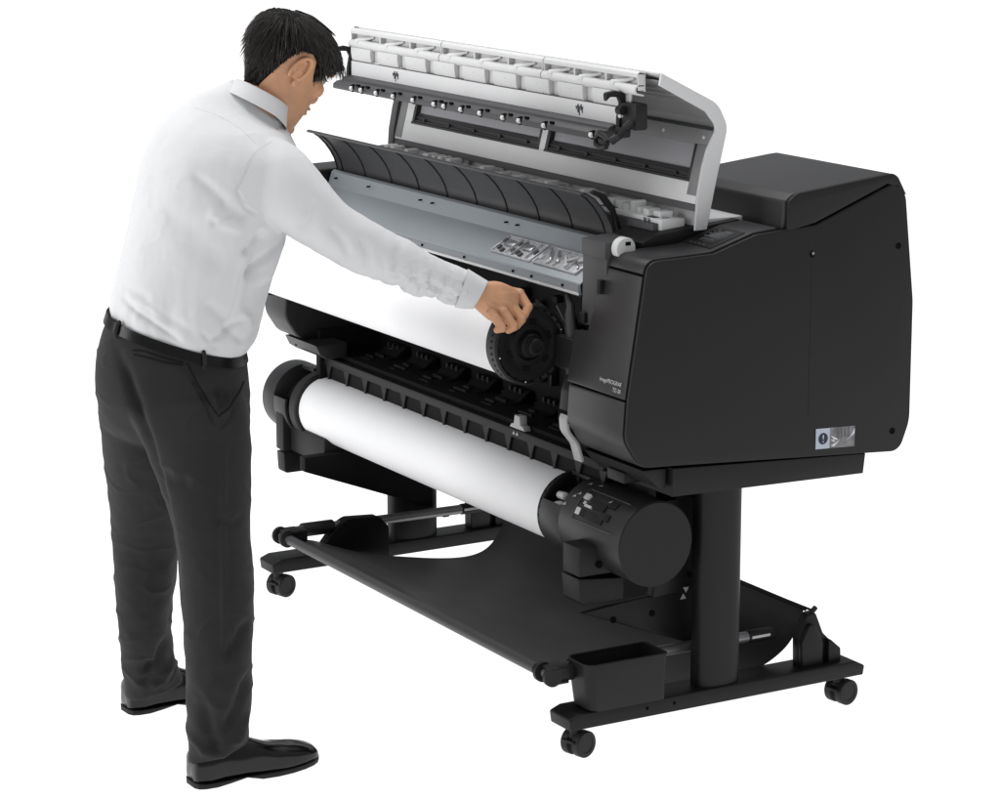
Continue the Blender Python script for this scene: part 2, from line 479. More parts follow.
# curved paper guide standing open over the plate
GX0, GX1 = -1.535, -.212
gl = [Vector(p) + Vector((.005, -.007)) for p in ((.148, 1.1835), (.160, 1.180), (.178, 1.168), (.196, 1.150), (.211, 1.130), (.222, 1.110), (.229, 1.088), (.231, 1.060))]
bm = new(); ribbon(bm, gl, .004, GX0, GX1, .0008)
pg = link('paper_guide', bm, M['guide'], P)
bm = new()
for x in [GX0 + .004, -1.50, -1.376, -1.234, -1.092, -.950, -.808, -.666, -.524, -.382, -.245]:
    ribbon(bm, gl[1:], -.0022, x - .0025, x + .0025, .0006)
link('guide_rib', bm, M['black'], pg)
bm = new(); box(bm, GX0, GX1, .149, .162, 1.1735, 1.1785, .0015); link('guide_edge', bm, M['dgrey'], pg)
bm = new()
prism(bm, [Vector(p) + Vector((.005, -.007)) for p in ((.165, 1.185), (.19, 1.172), (.222, 1.135), (.236, 1.09), (.236, 1.06), (.245, 1.06), (.243, 1.10), (.225, 1.15), (.20, 1.18), (.175, 1.19))], GX1, GX1 + .012, .001)
link('guide_end', bm, M['black'], pg)

# pale ribbed rail and dark shelf behind the guide
bm = new(); box(bm, -1.46, -.10, .262, .275, 1.06, 1.118, .001); box(bm, -1.46, -.10, .275, .37, 1.06, 1.100, .001); sh = link('rear_shelf', bm, M['grey'], P)
bm = new(); box(bm, -1.39, -.088, .2755, .335, 1.1005, 1.1265, .001)
rr = random.Random(11)
x = -1.385
while x < -.12:
    w = rr.choice((.014, .02, .026)); hgt = rr.choice((.012, .018, .024))
    box(bm, x, x + w, .292, .326, 1.1, 1.128 + hgt * .9, .0015, 1); x += w + rr.choice((.01, .014, .02))
link('ribbed_rail', bm, M['rail'], P)
bm = new()
for i in range(30):
    x = rr.uniform(-1.4, -.14) if i < 12 else rr.uniform(-.42, -.14)
    cyl(bm, (x, .28, 1.112), (x, .29, 1.112), rr.uniform(.003, .007), 10)
for x in (-.34, -.315, -.15): box(bm, x, x + .03, .278, .30, 1.108, 1.128, .002)
link('rail_fitting', bm, M['dgrey'], P)
bm = new()
for i in range(7):
    x = -.16 + rr.uniform(-.03, .04); cyl(bm, (x, .27 + i * .004, 1.105), (x + .012, .27 + i * .004, 1.124), .004, 10)
sector(bm, -.118, -.104, .30, 1.105, .024, .006, 0, 359, .001, 24)
link('hinge_fitting', bm, M['chrome'], P)

# ---------------------------------------------------------------- raised top cover
OUT = rpoly([(.352, 1.108), (.372, 1.20, .2), (.402, 1.325, .045), (.376, 1.3745, .06), (.232, 1.446)], 8)
INN = rpoly([(.2275, 1.420), (.345, 1.359, .02), (.3740, 1.324, .02), (.349, 1.278), (.338, 1.241), (.327, 1.184), (.322, 1.108)], 5)
CX0, CX1 = -1.425, -.028
bm = new(); prism(bm, OUT + INN, CX1 - .008, CX1, .002, 3)
tc = link('top_cover', bm, M['cover'], P)
bm = new(); prism(bm, OUT + INN, CX0, CX0 + .028, .003, 3)
link('cover_end', bm, M['grey'], tc)
bm = new()
ribbon(bm, [p for p in OUT][:], .004, CX0 + .0285, CX1 - .0085, .001); link('cover_shell', bm, M['cover'], tc)
# upper underside, dark, with step ribs
bm = new()
ribbon(bm, [Vector(p) for p in ((.240, 1.4285), (.349, 1.3725), (.380, 1.338), (.3835, 1.322))], -.002, CX0 + .029, CX1 - .009, .0006)
for t in (.3, .55, .8):
    y = .240 + .109 * t; z = 1.4285 - .056 * t
    box(bm, CX0 + .03, CX1 - .01, y - .003, y + .003, z - .007, z, .001)
link('cover_underside', bm, M['midgrey'], tc)
# inner panel with two windows, built flat in its own frame then leaned back
pa = Vector((0, .322, 1.117)); pb = Vector((0, .374, 1.324)); tv = (pb - pa).normalized(); nv = Vector((0, -tv.z, tv.y))
PM = Matrix(((1, 0, 0, 0), (0, tv.y, nv.y, pa.y), (0, tv.z, nv.z, pa.z), (0, 0, 0, 1)))    # (x, s, out) -> world
def pbox(bm, x0, x1, s0, s1, o0, o1, w=.001): box(bm, x0, x1, s0, s1, o0, o1, w, 2, PM)
W1 = (-1.325, -.705); W2 = (-.680, -.080); S0, S1 = .093, .172
px0, px1 = CX0 + .029, CX1 - .009
bm = new()
pbox(bm, px0, px1, .046, S0, -.005, .004)
pbox(bm, px0, W1[0], S0, S1 + .004, -.005, .004); pbox(bm, W1[1], W2[0], S0, S1, -.005, .004); 
ip = link('inner_panel', bm, M['inner'], tc)
bm = new(); pbox(bm, px0, px1, .031, .046, -.006, .0025); link('lower_band', bm, M['grey'], tc)
bm = new(); pbox(bm, px0, px1, S1, .205, -.006, .005, .002); pbox(bm, W2[1] + .001, px1, S0 - .03, S1, -.005, .0055); pbox(bm, px0, px0 + .035, .05, S1, -.005, .0052); link('upper_band', bm, M['midgrey'], tc)
bm = new()
for i in range(9): cyl(bm, PM @ Vector((-1.3 + i * .155, .188, .004)), PM @ Vector((-1.3 + i * .155, .188, .007)), .004, 10)
link('band_screw', bm, M['lgrey'], tc)
for a, b_ in (W1, W2):
    bm = new()
    pbox(bm, a, b_, S0, S0 + .026, -.010, -.002); pbox(bm, a, b_, S0 + .004, S0 + .0085, -.004, .003); pbox(bm, a, b_, S0 + .013, S0 + .0175, -.004, .001)
    pbox(bm, a, a + .012, S0, S1, -.008, .0046); pbox(bm, b_ - .010, b_, S0, S1, -.008, .0044); pbox(bm, a, b_, S0 - .003, S0 + .003, -.004, .0062)
    for k in range(5):
        x = a + .06 + k * (b_ - a - .12) / 4; cyl(bm, PM @ Vector((x, S0 + .010, .001)), PM @ Vector((x, S0 + .010, .005)), .005, 10)
    wf = link('window_frame', bm, M['wframe'], tc)
    bm = new(); pbox(bm, a + .010, b_ - .009, S0 + .024, S1 + .002, -.012, -.008, 0); link('window', bm, M['window'], tc, 0)

# front lip with its row of moulded pockets (three segments)
LX0, LX1 = -1.40, -.085
segs = ((LX0, -.935), (-.931, -.470), (-.466, LX1))
for a, b_ in segs:
    bm = new()
    ribbon(bm, [Vector(p) for p in ((.232, 1.4395), (.214, 1.4425), (.2115, 1.440), (.2125, 1.432))], -.003, a, b_, .0008)
    box(bm, a, b_, .2255, .2295, 1.402, 1.4385, .001)
    ribbon(bm, rpoly([(.226, 1.413), (.206, 1.413, .008), (.206, 1.400, .008), (.226, 1.396)], 6), -.004, a, b_, .0008)
    n = 3
    for k in range(n + 1):
        x = a + (b_ - a) * k / n
        box(bm, max(a, x - .003), min(b_, x + .003), .2105, .228, 1.405, 1.4385, .001, 1)
    for k in range(n):
        x = a + (b_ - a) * (k + .30) / n
        cyl(bm, (x - .01, .209, 1.4135), (x + .055, .224, 1.428), .0075, 12, r2=.004)
        box(bm, x - .012, x + .006, .2015, .208, 1.403, 1.4155, .0015)
    link('cover_lip', bm, M['white'], tc)
# ribbed white band under the lip
bm = new(); rr = random.Random(2)
bx0, bx1 = -1.385, -.118
box(bm, bx0, bx1, .214, .218, 1.366, 1.4, .001)
for k in range(9):
    x = bx0 + .002 + k * .1413
    prism(bm, [Vector(p) for p in ((.2055, 1.366), (.203, 1.370), (.2005, 1.386), (.2005, 1.3985), (.2145, 1.3985), (.2145, 1.366))], x, min(x + .104, bx1), .002)
for k in range(9):
    x = bx0 + .002 + k * .1413; cyl(bm, (x + .055, .1995, 1.388), (x + .055, .203, 1.388), .0015, 8)
rb = link('ribbed_band', bm, M['white'], tc)
bm = new()
for x in (-.925, -.462):
    box(bm, x - .010, x + .005, .2042, .2058, 1.384, 1.3866, 0); box(bm, x + .003, x + .005, .2042, .2058, 1.366, 1.3866, 0)
box(bm, bx0, bx1, .2035, .2065, 1.3645, 1.3662, 0)
link('band_seam', bm, M['dgrey'], tc)
# pale strip, dark roller bar, white rollers
bm = new(); box(bm, bx0, bx1, .203, .209, 1.326, 1.3645, .001); st = link('cover_strip', bm, M['lgrey'], tc)
bm = new()
for x in (-1.15, -.305):
    for k in range(5): box(bm, x + k * .006 - .012, x + k * .006 - .010 + .002 * (k % 2), .2015, .2032, 1.345 - .006 * (k % 3), 1.357 - .005 * ((k + 1) % 2), 0)
    box(bm, x - .014, x + .016, .2015, .2032, 1.350, 1.3525, 0)
link('strip_marks', bm, M['dgrey'], tc)
bm = new()
prism(bm, rpoly([(.212, 1.328), (.203, 1.329, .003), (.186, 1.322, .003), (.185, 1.316, .002), (.172, 1.3155, .003), (.161, 1.309, .003), (.160, 1.297, .004), (.178, 1.293, .004), (.212, 1.312)], 4), -1.405, -.16, .002)
rbar = link('roller_bar', bm, M['dgrey'], tc)
RX = (-1.299, -1.248, -1.169, -1.081, -.981, -.878, -.830, -.750, -.662, -.559, -.488, -.381, -.186)
bm = new()
for x in RX:
    cyl(bm, (x, .168, 1.3065), (x, .1592, 1.3045), .0095, 18)
    for dx in (.022, .030): box(bm, x + dx - .003, x + dx + .003, .1615, .167, 1.3115, 1.317, .0005, 1)
link('roller_socket', bm, M['gap'], tc)
for x in RX:
    bm = new(); cyl(bm, (x - .006, .1605, 1.3055), (x + .006, .1605, 1.3055), .0062, 20, None, .002); link('roller', bm, M['white'], tc)
# black latch hooks at both ends of the bar
hook = rpoly([(.196, 1.31), (.197, 1.345), (.203, 1.375), (.196, 1.388, .004), (.175, 1.389, .004), (.166, 1.381), (.164, 1.398, .006), (.188, 1.402, .008), (.212, 1.396, .006), (.218, 1.31)], 4)
bm = new(); prism(bm, hook, -1.402, -1.390, .002); link('latch_hook', bm, M['black'], tc)
bm = new(); prism(bm, hook, -.150, -.136, .002)
box(bm, -.1355, -.078, .200, .232, 1.322, 1.378, .005); box(bm, -.1355, -.108, .184, .21, 1.304, 1.326, .005)
cyl(bm, (-.130, .192, 1.362), (-.112, .192, 1.362), .010, 14)
link('latch_hook', bm, M['black'], tc)
bm = new(); cyl(bm, (-.121, .1875, 1.352), (-.121, .194, 1.352), .006, 14); link('latch_pin', bm, M['lgrey'], tc)
bm = new(); rr = random.Random(9)
tube(bm, [(-.165, .158, 1.300), (-.145, .152, 1.313), (-.120, .150, 1.310), (-.105, .15, 1.302), (-.112, .15, 1.288), (-.135, .15, 1.283), (-.158, .153, 1.288), (-.165, .158, 1.300)], .006, 8)
tube(bm, [(-.100, .155, 1.300), (-.085, .165, 1.312), (-.080, .175, 1.330), (-.083, .19, 1.338)], [.008, .007, .007, .009], 8)
box(bm, -.15, -.115, .152, .162, 1.288, 1.304, .003)
link('latch_loop', bm, M['black'], tc)

# ---------------------------------------------------------------- roll bay between the housings
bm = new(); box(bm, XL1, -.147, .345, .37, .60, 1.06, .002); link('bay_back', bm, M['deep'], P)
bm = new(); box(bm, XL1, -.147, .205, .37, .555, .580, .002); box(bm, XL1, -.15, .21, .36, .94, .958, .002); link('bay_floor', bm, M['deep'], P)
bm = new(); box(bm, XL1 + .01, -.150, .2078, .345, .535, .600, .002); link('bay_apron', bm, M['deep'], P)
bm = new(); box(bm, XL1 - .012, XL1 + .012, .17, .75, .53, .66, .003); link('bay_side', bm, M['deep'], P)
# front rail with a row of pockets
bm = new()
box(bm, -1.525, -.165, .183, .206, .569, .590, .003)
n = 13
for k in range(n + 1):
    x = -1.50 + k * (1.33 / n)
    prism(bm, [Vector(p) for p in ((x - .017, .573), (x - .006, .545), (x - .004, .525), (x + .004, .525), (x + .006, .545), (x + .017, .573))], .1845, .194, .001, 1, None, 'y')
fr = link('front_rail', bm, M['body'], P)
bm = new(); box(bm, -1.525, -.165, .1905, .2055, .515, .5688, 0); link('rail_recess', bm, M['deep'], fr)
bm = new()
prism(bm, [Vector(p) for p in ((-.575, .5905), (-.567, .600), (-.556, .602), (-.552, .622), (-.530, .622), (-.526, .602), (-.515, .600), (-.508, .5905))], .186, .206, .002, 2, None, 'y')
link('rail_knob', bm, M['lever'], fr)
bm = new()
for x in (-.548, -.533): prism(bm, [Vector(p) for p in ((x - .005, .578), (x + .005, .578), (x, .586))], .1815, .1830, 0, 1, None, 'y')
link('rail_marks', bm, M['mark'], fr)
# slotted guides across the bay floor, rising to the back
rr = random.Random(21)
for k in range(8):
    x = -1.44 + k * .155
    bm = new()
    prism(bm, rpoly([(.215, .58), (.215, .592, .004), (.30, .606, .01), (.344, .64, .01), (.344, .58)]), x, x + .095, .004)
    gd = link('floor_guide', bm, M['deep'], P)
    bm = new()
    for j in range(4):
        t = .22 + j * .02
        box(bm, x + .008 + .014 * (j % 2), x + .05 + .02 * ((j + k) % 2), t - .003, t + .003, .590 + (t - .215) * .16, .5985 + (t - .215) * .16, .0015, 1)
    for j in range(3): box(bm, x + .016 + j * .024, x + .026 + j * .024, .318, .324, .615, .632, .001, 1)
    link('guide_slat', bm, M['body'], gd)
bm = new()
for k in range(18):
    x = -1.42 + k * .072
    box(bm, x, x + rr.uniform(.008, .03), .325, .346, .66, .66 + rr.uniform(.08, .26), .003)
for k in range(9):
    x = -1.4 + k * .15; box(bm, x, x + .05, .30, .345, .90, .938, .004)
link('bay_fitting', bm, M['black'], P)
# mechanism at the right end of the bay
bm = new()
box(bm, -.235, -.150, .10, .16, .80, .872, .006); box(bm, -.240, -.150, .12, .30, .655, .72, .006)
link('roll_support', bm, M['body'], P)
bm = new()
tube(bm, [(-.24, .135, .955), (-.215, .128, .935), (-.205, .12, .915), (-.2, .12, .885), (-.192, .118, .86)], [.005, .009, .011, .013, .010], 10)
link('release_arm', bm, M['dgrey'], P)
bm = new()
for i in range(16):
    x = rr.uniform(-.36, -.165); y = rr.uniform(.14, .3); z = rr.uniform(.855, .935)
    box(bm, x, x + rr.uniform(.01, .06), y, y + .02, z, z + rr.uniform(.005, .018), .002, 1)
for i in range(8):
    x = rr.uniform(-.2, -.155); z = rr.uniform(.86, .92); cyl(bm, (x, .13, z), (x, .16, z), rr.uniform(.004, .011), 12)
tube(bm, [(-.36, .13, .925), (-.3, .13, .905), (-.22, .13, .885), (-.17, .13, .875)], .004, 8)
link('roll_mechanism', bm, M['body'], P)
bm = new()
for i in range(14):
    cyl(bm, (rr.uniform(-.36, -.165), .133, rr.uniform(.80, .93)), (rr.uniform(-.36, -.165), .14, rr.uniform(.80, .93)), .0015, 6)
link('mechanism_pins', bm, M['steel'], P)
# inner flange and pale release lever beside the lower front panel
bm = new(); prism(bm, rpoly([(.20, .79), (.105, .79), (.093, .76, .03), (.087, .71, .05), (.112, .64, .05), (.2, .60)], 8), -.197, -.149, .004); link('inner_flange', bm, M['body'], P)
bm = new(); box(bm, -.196, -.150, .0845, .10, .690, .716, .003); link('lever_slot', bm, M['gap'], P)
bm = new()
ribbon(bm, rpoly([(.088, .716), (.080, .700, .02), (.082, .672, .03), (.108, .640, .03), (.120, .60)], 6), .009, -.185, -.153, .003)
link('release_lever', bm, M['lever'], P)

# ---------------------------------------------------------------- take-up unit (lower roll drive)
TY, TZ, TR = .192, .452, .0935
bm = new()
sector(bm, -.215, .03, TY, TZ, TR, .004, 0, 359.9, .003, 72)
sector(bm, -.297, -.2152, TY, TZ, TR, TR - .008, 154, 455, .002, 60)
tu = link('take_up_unit', bm, M['panel'], P)
bm = new(); lathe_x(bm, [(.027, TR - .0008), (.031, TR - .0008), (.0325, TR - .0025), (.0325, 0)], TY, TZ, 80); link('end_cap', bm, M['body'], tu)
bm = new(); lathe_x(bm, [(-.31, 0), (-.31, .06), (-.22, .06), (-.22, 0)], TY, TZ); link('drive_core', bm, M['deep'], tu)
def on_cyl(x, ang, r=TR):
    a = R_(ang)
    return Matrix.Translation((x, TY + r * math.cos(a), TZ + r * math.sin(a))) @ Matrix.Rotation(a - R_(90), 4, 'X')
bm = new()
cyl(bm, on_cyl(-.252, 138, TR - .02) @ Vector((-.02, 0, 0)), on_cyl(-.252, 138, TR - .02) @ Vector((.014, 0, .006)), .009, 14, None, .002)
box(bm, -.262, -.232, .115 - .002, .135, TZ + .008, TZ + .040, .005)
link('unlock_lever', bm, M['white'], tu)
# switch panel with raised keys and printed marks
bm = new()
for a in (116, 164):
    m0 = on_cyl(-.085, a); box(bm, -.075, .082, -.0015, .0015, -.004, .0022, .001, 2, m0)
box(bm, -.078, -.073, -.001, .001, -.003, .003, 0, 1, on_cyl(-.085, 140))
sector(bm, -.164, -.160, TY, TZ, TR + .0012, TR - .002, 117, 163, 0, 10)
link('switch_frame', bm, M['dgrey'], tu)
bm = new()
for (x, a, wx, wa) in ((-.128, 152, .016, 5), (-.090, 136, .030, 6), (-.085, 153, .036, 6), (-.045, 128, .014, 5), (-.05, 147, .02, 5)):
    sector(bm, x - wx, x + wx, TY, TZ, TR + .004, TR - .002, a - wa, a + wa, .0015, 8)
link('switch_key', bm, M['body'], tu)
bm = new()
for (x, a, wx, wa) in ((-.142, 130, .010, 4), (-.144, 152, .008, 4.5), (-.118, 142, .013, 1.6), (-.135, 139, .004, 2)):
    sector(bm, x - wx, x + wx, TY, TZ, TR + .006, TR - .002, a - wa, a + wa, .001, 6)
link('switch', bm, M['lgrey'], tu)
bm = new()
for (x, a) in ((-.185, 108), (-.152, 104), (-.19, 135), (-.22 + .012, 150), (-.065, 124), (-.05, 126), (-.18, 129)):
    m0 = on_cyl(x, a, TR + .0003)
    b2 = bmesh.new(); vs = [b2.verts.new(p) for p in ((-.006, -.004, .0004), (.007, -.001, .0004), (.001, .005, .0004))]; b2.faces.new(vs); merge(bm, b2, m0)
link('switch_marks', bm, M['mark'], tu, 0)
# bracket that carries the unit
bm = new(); prism(bm, rpoly([(.060, .312, .012), (.054, .372), (.17, .36), (.17, .312)], 5), -.128, -.057, .003)
box(bm, -.128, -.0585, .057, .17, .3745, .44, .004)
link('unit_bracket', bm, M['body'], tu)
bm = new(); cyl(bm, (-.0605, .105, .398), (-.0535, .105, .398), .0075, 16); link('screw_hole', bm, M['gap'], tu)
bm = new()
prism(bm, rpoly([(.065, .294), (.20, .305), (.36, .31), (.36, .19), (.33, .19)], 2), -.075, -.060, .002)
prism(bm, rpoly([(.24, .305), (.36, .31), (.36, .56), (.24, .56), (.26, .40)], 2), -.075, -.050, .002)
box(bm, -.20, -.05, .225, .30, .515, .572, .003)
link('side_plate', bm, M['frame'], P)
bm = new()
for y, z in ((.145, .268), (.245, .268)): cyl(bm, (-.0605, y, z), (-.0585, y, z), .0075, 16)
for y, z in ((.335, .41), (.335, .345)): cyl(bm, (-.0505, y, z), (-.0485, y, z), .006, 14)
link('screw_hole', bm, M['gap'], P)
bm = new()
for a, b_ in ((.318, .305), (.288, .301)): bm.faces.new([bm.verts.new((-.0485 if a > .31 else -.0590, y, z)) for y, z in ((.318, a), (.334, a), (.326, b_))])
link('alignment_marks', bm, M['mark'], P, 0)

# left take-up end
bm = new()
sector(bm, -1.72, -1.655, TY, TZ, TR, .004, 0, 359.9, .003, 72)
sector(bm, -1.6548, -1.585, TY, TZ, TR, TR - .010, 168, 455, .002, 60)
tl = link('take_up_end', bm, M['panel'], P)
bm = new(); lathe_x(bm, [(-1.66, 0), (-1.66, .055), (-1.575, .055), (-1.575, 0)], TY, TZ); link('drive_core', bm, M['deep'], tl)
bm = new(); box(bm, -1.645, -1.600, .100, .17, .33, .43, .004)
prism(bm, rpoly([(.103, .270, .010), (.100, .326), (.20, .326), (.20, .270)], 4), -1.642, -1.598, .004); link('unit_bracket', bm, M['body'], tl)
bm = new()
prism(bm, rpoly([(.05, .329), (.05, .366), (.42, .368), (.42, .187)], 2), -1.40, -1.370, .002)
link('side_plate', bm, M['deep'], P)
bm = new(); box(bm, -1.60, -1.40, .12, .30, .33, .40, .006); link('end_support', bm, M['black'], P)

# ---------------------------------------------------------------- stand
def foot(name, x0, x1, y0, y1, z0, z1):
    bm = new()
    prism(bm, rpoly([(y0, z0), (y0 - .004, z0 + .026, .006), (y0 + .022, z1, .012), (y1 - .024, z1, .012), (y1 + .004, z1 - .014, .006), (y1, z0)], 5), x0, x1, .004, 3)
    return link(name, bm, M['frame'], P)
fo = foot('stand_foot', -.045, .040, -.022, .752, .072, .108)
bm = new()
for y in (.17, .24): cyl(bm, (.039, y, .092), (.0406, y, .092), .004, 12)
link('screw_hole', bm, M['gap'], fo)
bm = new(); cyl(bm, (0, .70, .1075), (0, .70, .1088), .006, 14); link('foot_plug', bm, M['black'], fo)
fo2 = foot('stand_foot', -1.45, -1.37, -.042, .70, .072, .108)
bm = new(); box(bm, -1.44, -1.375, .13, .24, .060, .0725, .004); link('foot_block', bm, M['frame'], fo2)
def oval_column(x, y, z0, z1, hx, hy, name='stand_leg'):
    bm = new()
    pts = [Vector((x + hx * math.copysign(abs(math.cos(t)) ** .7, math.cos(t)), y + hy * math.copysign(abs(math.sin(t)) ** .7, math.sin(t)))) for t in [2 * math.pi * k / 56 for k in range(56)]]
    prism(bm, pts, z0, z1, 0, 1, None, 'z')
    return link(name, bm, M['frame'], P, 40)
oval_column(.002, .37, .106, .62, .031, .056)
oval_column(-1.41, .38, .106, .62, .034, .068)
bm = new(); box(bm, -1.375, -.036, .33, .41, .52, .575, .004); link('cross_beam', bm, M['frame'], P)
def caster(x, y, rot):
    mt = Matrix.Translation((x, y, 0)) @ Matrix.Rotation(rot, 4, 'Z')
    bm = new()
    cyl(bm, (0, 0, .046), (0, 0, .073), .012, 16)
    prism(bm, rpoly([(-.012, .030), (-.014, .052, .006), (.018, .056, .01), (.034, .036, .006), (.030, .022)], 4), -.008, .008, .002)
    box(bm, -.018, .018, -.026, -.014, .036, .042, .002)
    bm.transform(mt)
    c = link('caster', bm, M['black'], P)
    for s in (-1, 1):
        bm = new()
        lathe_x(bm, [(s * .009, 0), (s * .007, .0275), (s * .0085, .0295), (s * .024, .0295), (s * .0266, .0270), (s * .027, .019), (s * .0255, .018), (s * .0255, .0), ], 0.010, .0296, 40)
        bm.transform(mt); link('wheel', bm, M['rubber'], c)
    bm = new(); cyl(bm, (0, 0, .0725), (0, 0, .066), .019, 16); bm.transform(mt); link('caster_plate', bm, M['lgrey'], c)
    return c
caster(0, .012, .25); caster(0, .712, .15); caster(-1.41, -.012, .3); caster(-1.41, .66, .1)
# basket: cloth slung between a front rod and a rear rod, its ends cut away in a curve
bm = new()
sag = [(-.044, .180), (-.02, .176), (.03, .166), (.10, .138), (.18, .110), (.27, .092), (.36, .085), (.45, .090), (.53, .108), (.59, .142), (.624, .187), (.637, .226)]
fine = []
for i in range(len(sag) - 1):
    p0, p1, p2, p3 = [Vector(sag[min(max(q, 0), len(sag) - 1)]) for q in (i - 1, i, i + 1, i + 2)]
    for k in range(8):
        t = k / 8; fine.append(.5 * ((2 * p1) + (p2 - p0) * t + (2 * p0 - 5 * p1 + 4 * p2 - p3) * t * t + (3 * p1 - p0 - 3 * p2 + p3) * t ** 3))
sag = fine + [Vector(sag[-1])]
def ledge(y, right):
    if right:
        return -.035 - .035 * math.exp(-((y - .25) / .18) ** 2)
    return -1.335 + .135 * math.exp(-((y - .455) / .135) ** 2) * .88
rows = []
nx = 40
for p in sag:
    y, z = p[0], p[1]
    a, b_ = ledge(y, False), ledge(y, True)
    a = max(a, -1.36)
    if y < .06: a = -1.27 - (y + .046) * .6
    row = []
    for i in range(nx + 1):
        t = i / nx; x = a + (b_ - a) * t
        d = .012 * math.sin(math.pi * t) * math.sin(math.pi * min(1, max(0, (y + .046) / .68))) + .003 * noise.noise(Vector((x * 4, y * 6, 1)))
        row.append(bm.verts.new((x, y, z - d)))
    rows.append(row)
for r0, r1 in zip(rows, rows[1:]):
    for i in range(nx): bm.faces.new((r0[i], r0[i + 1], r1[i + 1], r1[i]))
bmesh.ops.solidify(bm, geom=bm.faces[:], thickness=.0015)
bk = link('basket', bm, M['cloth'], P, 60)
bm = new(); cyl(bm, (-1.262, -.046, .188), (-.062, -.046, .188), .0125, 24); link('basket_sleeve', bm, M['guide'], bk)
bm = new(); cyl(bm, (-1.285, -.046, .188), (-.03, -.046, .188), .0085, 18); link('basket_rod', bm, M['chrome'], bk)
bm = new(); cyl(bm, (-1.275, .637, .226), (-.03, .637, .226), .005, 14); link('rear_rod', bm, M['black'], bk)
bm = new(); cyl(bm, (-.29, .637, .226), (0.0, .640, .228), .003, 10); cyl(bm, (-.006, .634, .222), (.004, .640, .238), .006, 10); link('basket_cord', bm, M['black'], bk)
def joint(x, s):
    bm = new()
    for dx in (-.020, .020):
        lathe_x(bm, [(x + dx - .005, 0), (x + dx - .005, .022), (x + dx + .005, .022), (x + dx + .005, 0)], -.046, .188, 24)
    box(bm, x - .026, x + .026, -.052, -.004, .196, .206, .003); box(bm, x - .024, x + .024, -.05, -.006, .168, .176, .003); box(bm, x - .02, x + .02, -.024, .012, .172, .204, .004)
    j = link('rod_joint', bm, M['black'], bk)
    bm = new(); cyl(bm, (x - .012, -.046, .188), (x + .012, -.046, .188), .010, 16); link('rod_joint_pin', bm, M['steel'], bk)
joint(-1.300, -1); joint(-.018, 1)
# side arms of the basket
for x in (-1.357, -.055):
    bm = new(); cyl(bm, (x, .0, .182), (x, .50, .176), .0125, 20); ar = link('basket_arm', bm, M['steel'], P)
    bm = new(); cyl(bm, (x, .495, .176), (x, .565, .175), .0145, 20, None, .003); box(bm, x - .008, x + .008, .44, .46, .162, .172, .003); link('arm_cap', bm, M['black'], ar)
    bm = new(); cyl(bm, (x, .03, .182), (x, .12, .181), .018, 20, None, .003); link('arm_sleeve', bm, M['black'], ar)
    bm = new(); box(bm, x + .010, x + .016, .50, .55, .174, .180, .001); link('arm_inlay', bm, M['lgrey'], ar)
# brackets on the feet
bm = new()
prism(bm, rpoly([(.075, .105), (.085, .138, .03), (.125, .185, .05), (.155, .200, .03), (.245, .194, .02), (.272, .165, .015), (.272, .085), (.20, .085)], 6), -1.372, -1.335, .003)
link('basket_bracket', bm, M['deep'], P)
for x in (0.0, -1.405):
    dy = 0 if x == 0.0 else -.05
    bm = new()
    pk = rpoly([(.598 + dy, .104), (.596 + dy, .170, .01), (.618 + dy, .224, .01), (.642 + dy, .226, .01), (.664 + dy, .175, .01), (.702 + dy, .138, .008), (.704 + dy, .104)], 5)
    prism(bm, pk, x - .022, x + .004, .004, 3)
    prism(bm, rpoly([(.597 + dy, .104), (.595 + dy, .166, .01), (.616 + dy, .206, .012), (.632 + dy, .200, .01), (.654 + dy, .158, .006), (.654 + dy, .104)], 5), x + .003, x + .018, .003, 3)
    prism(bm, rpoly([(.670 + dy, .104), (.670 + dy, .166, .004), (.7035 + dy, .137, .008), (.705 + dy, .104)], 4), x + .003, x + .018, .003, 3)
    link('rear_bracket', bm, M['frame'], P)

# ---------------------------------------------------------------- things in the printer
def ring_disc(name, x0, x1, yc, zc, r, m, parent):
    bm = new(); lathe_x(bm, [(x0, 0), (x0, r - .002), (x0 + .002, r), (x1 - .002, r), (x1, r - .002), (x1, 0)], yc, zc, 80); return link(name, bm, m, parent)
UY, UZ = .045, .8515
ur = thing('paper_roll', 'upper white paper roll on its black flanged holder, gripped by the man', 'paper roll')
bm = new(); lathe_x(bm, [(-1.50, .03), (-1.50, .0805), (-.285, .0805), (-.285, .03)], UY, UZ, 96); link('paper', bm, M['paper'], ur)
bm = new()
lathe_x(bm, [(-.288, .0), (-.288, .086), (-.284, .0885), (-.246, .0885), (-.2435, .0865), (-.2425, .083), (-.246, .081), (-.248, .078), (-.248, .062), (-.250, .058), (-.250, .046), (-.247, .044), (-.247, .034), (-.252, .030), (-.252, .0)], UY, UZ, 96)
fg = link('flange', bm, M['black'], ur)
bm = new()
lathe_x(bm, [(-.252, .026), (-.236, .026), (-.234, .0245), (-.234, .019), (-.232, .0185), (-.216, .0185), (-.214, .017), (-.214, .011), (-.218, .010), (-.218, 0)], UY, UZ, 48); link('hub', bm, M['body'], fg)
bm = new()
for k in range(24):
    a = R_(15 * k + 4); cyl(bm, (-.2475, UY + .0805 * math.cos(a), UZ + .0805 * math.sin(a)), (-.2415, UY + .0805 * math.cos(a), UZ + .0805 * math.sin(a)), .0028, 8)
for k in range(6):
    a = R_(60 * k + 20)
    box(bm, -.2505, -.2475, -.005, .005, -.009, .009, .001, 1, Matrix.Translation((0, UY + .052 * math.cos(a), UZ + .052 * math.sin(a))) @ Matrix.Rotation(a, 4, 'X'))
for k in range(40):
    a = R_(9 * k); cyl(bm, (-.262, UY + .0880 * math.cos(a), UZ + .0880 * math.sin(a)), (-.262, UY + .0892 * math.cos(a), UZ + .0892 * math.sin(a)), .003, 8)
link('flange_socket', bm, M['deep'], fg)
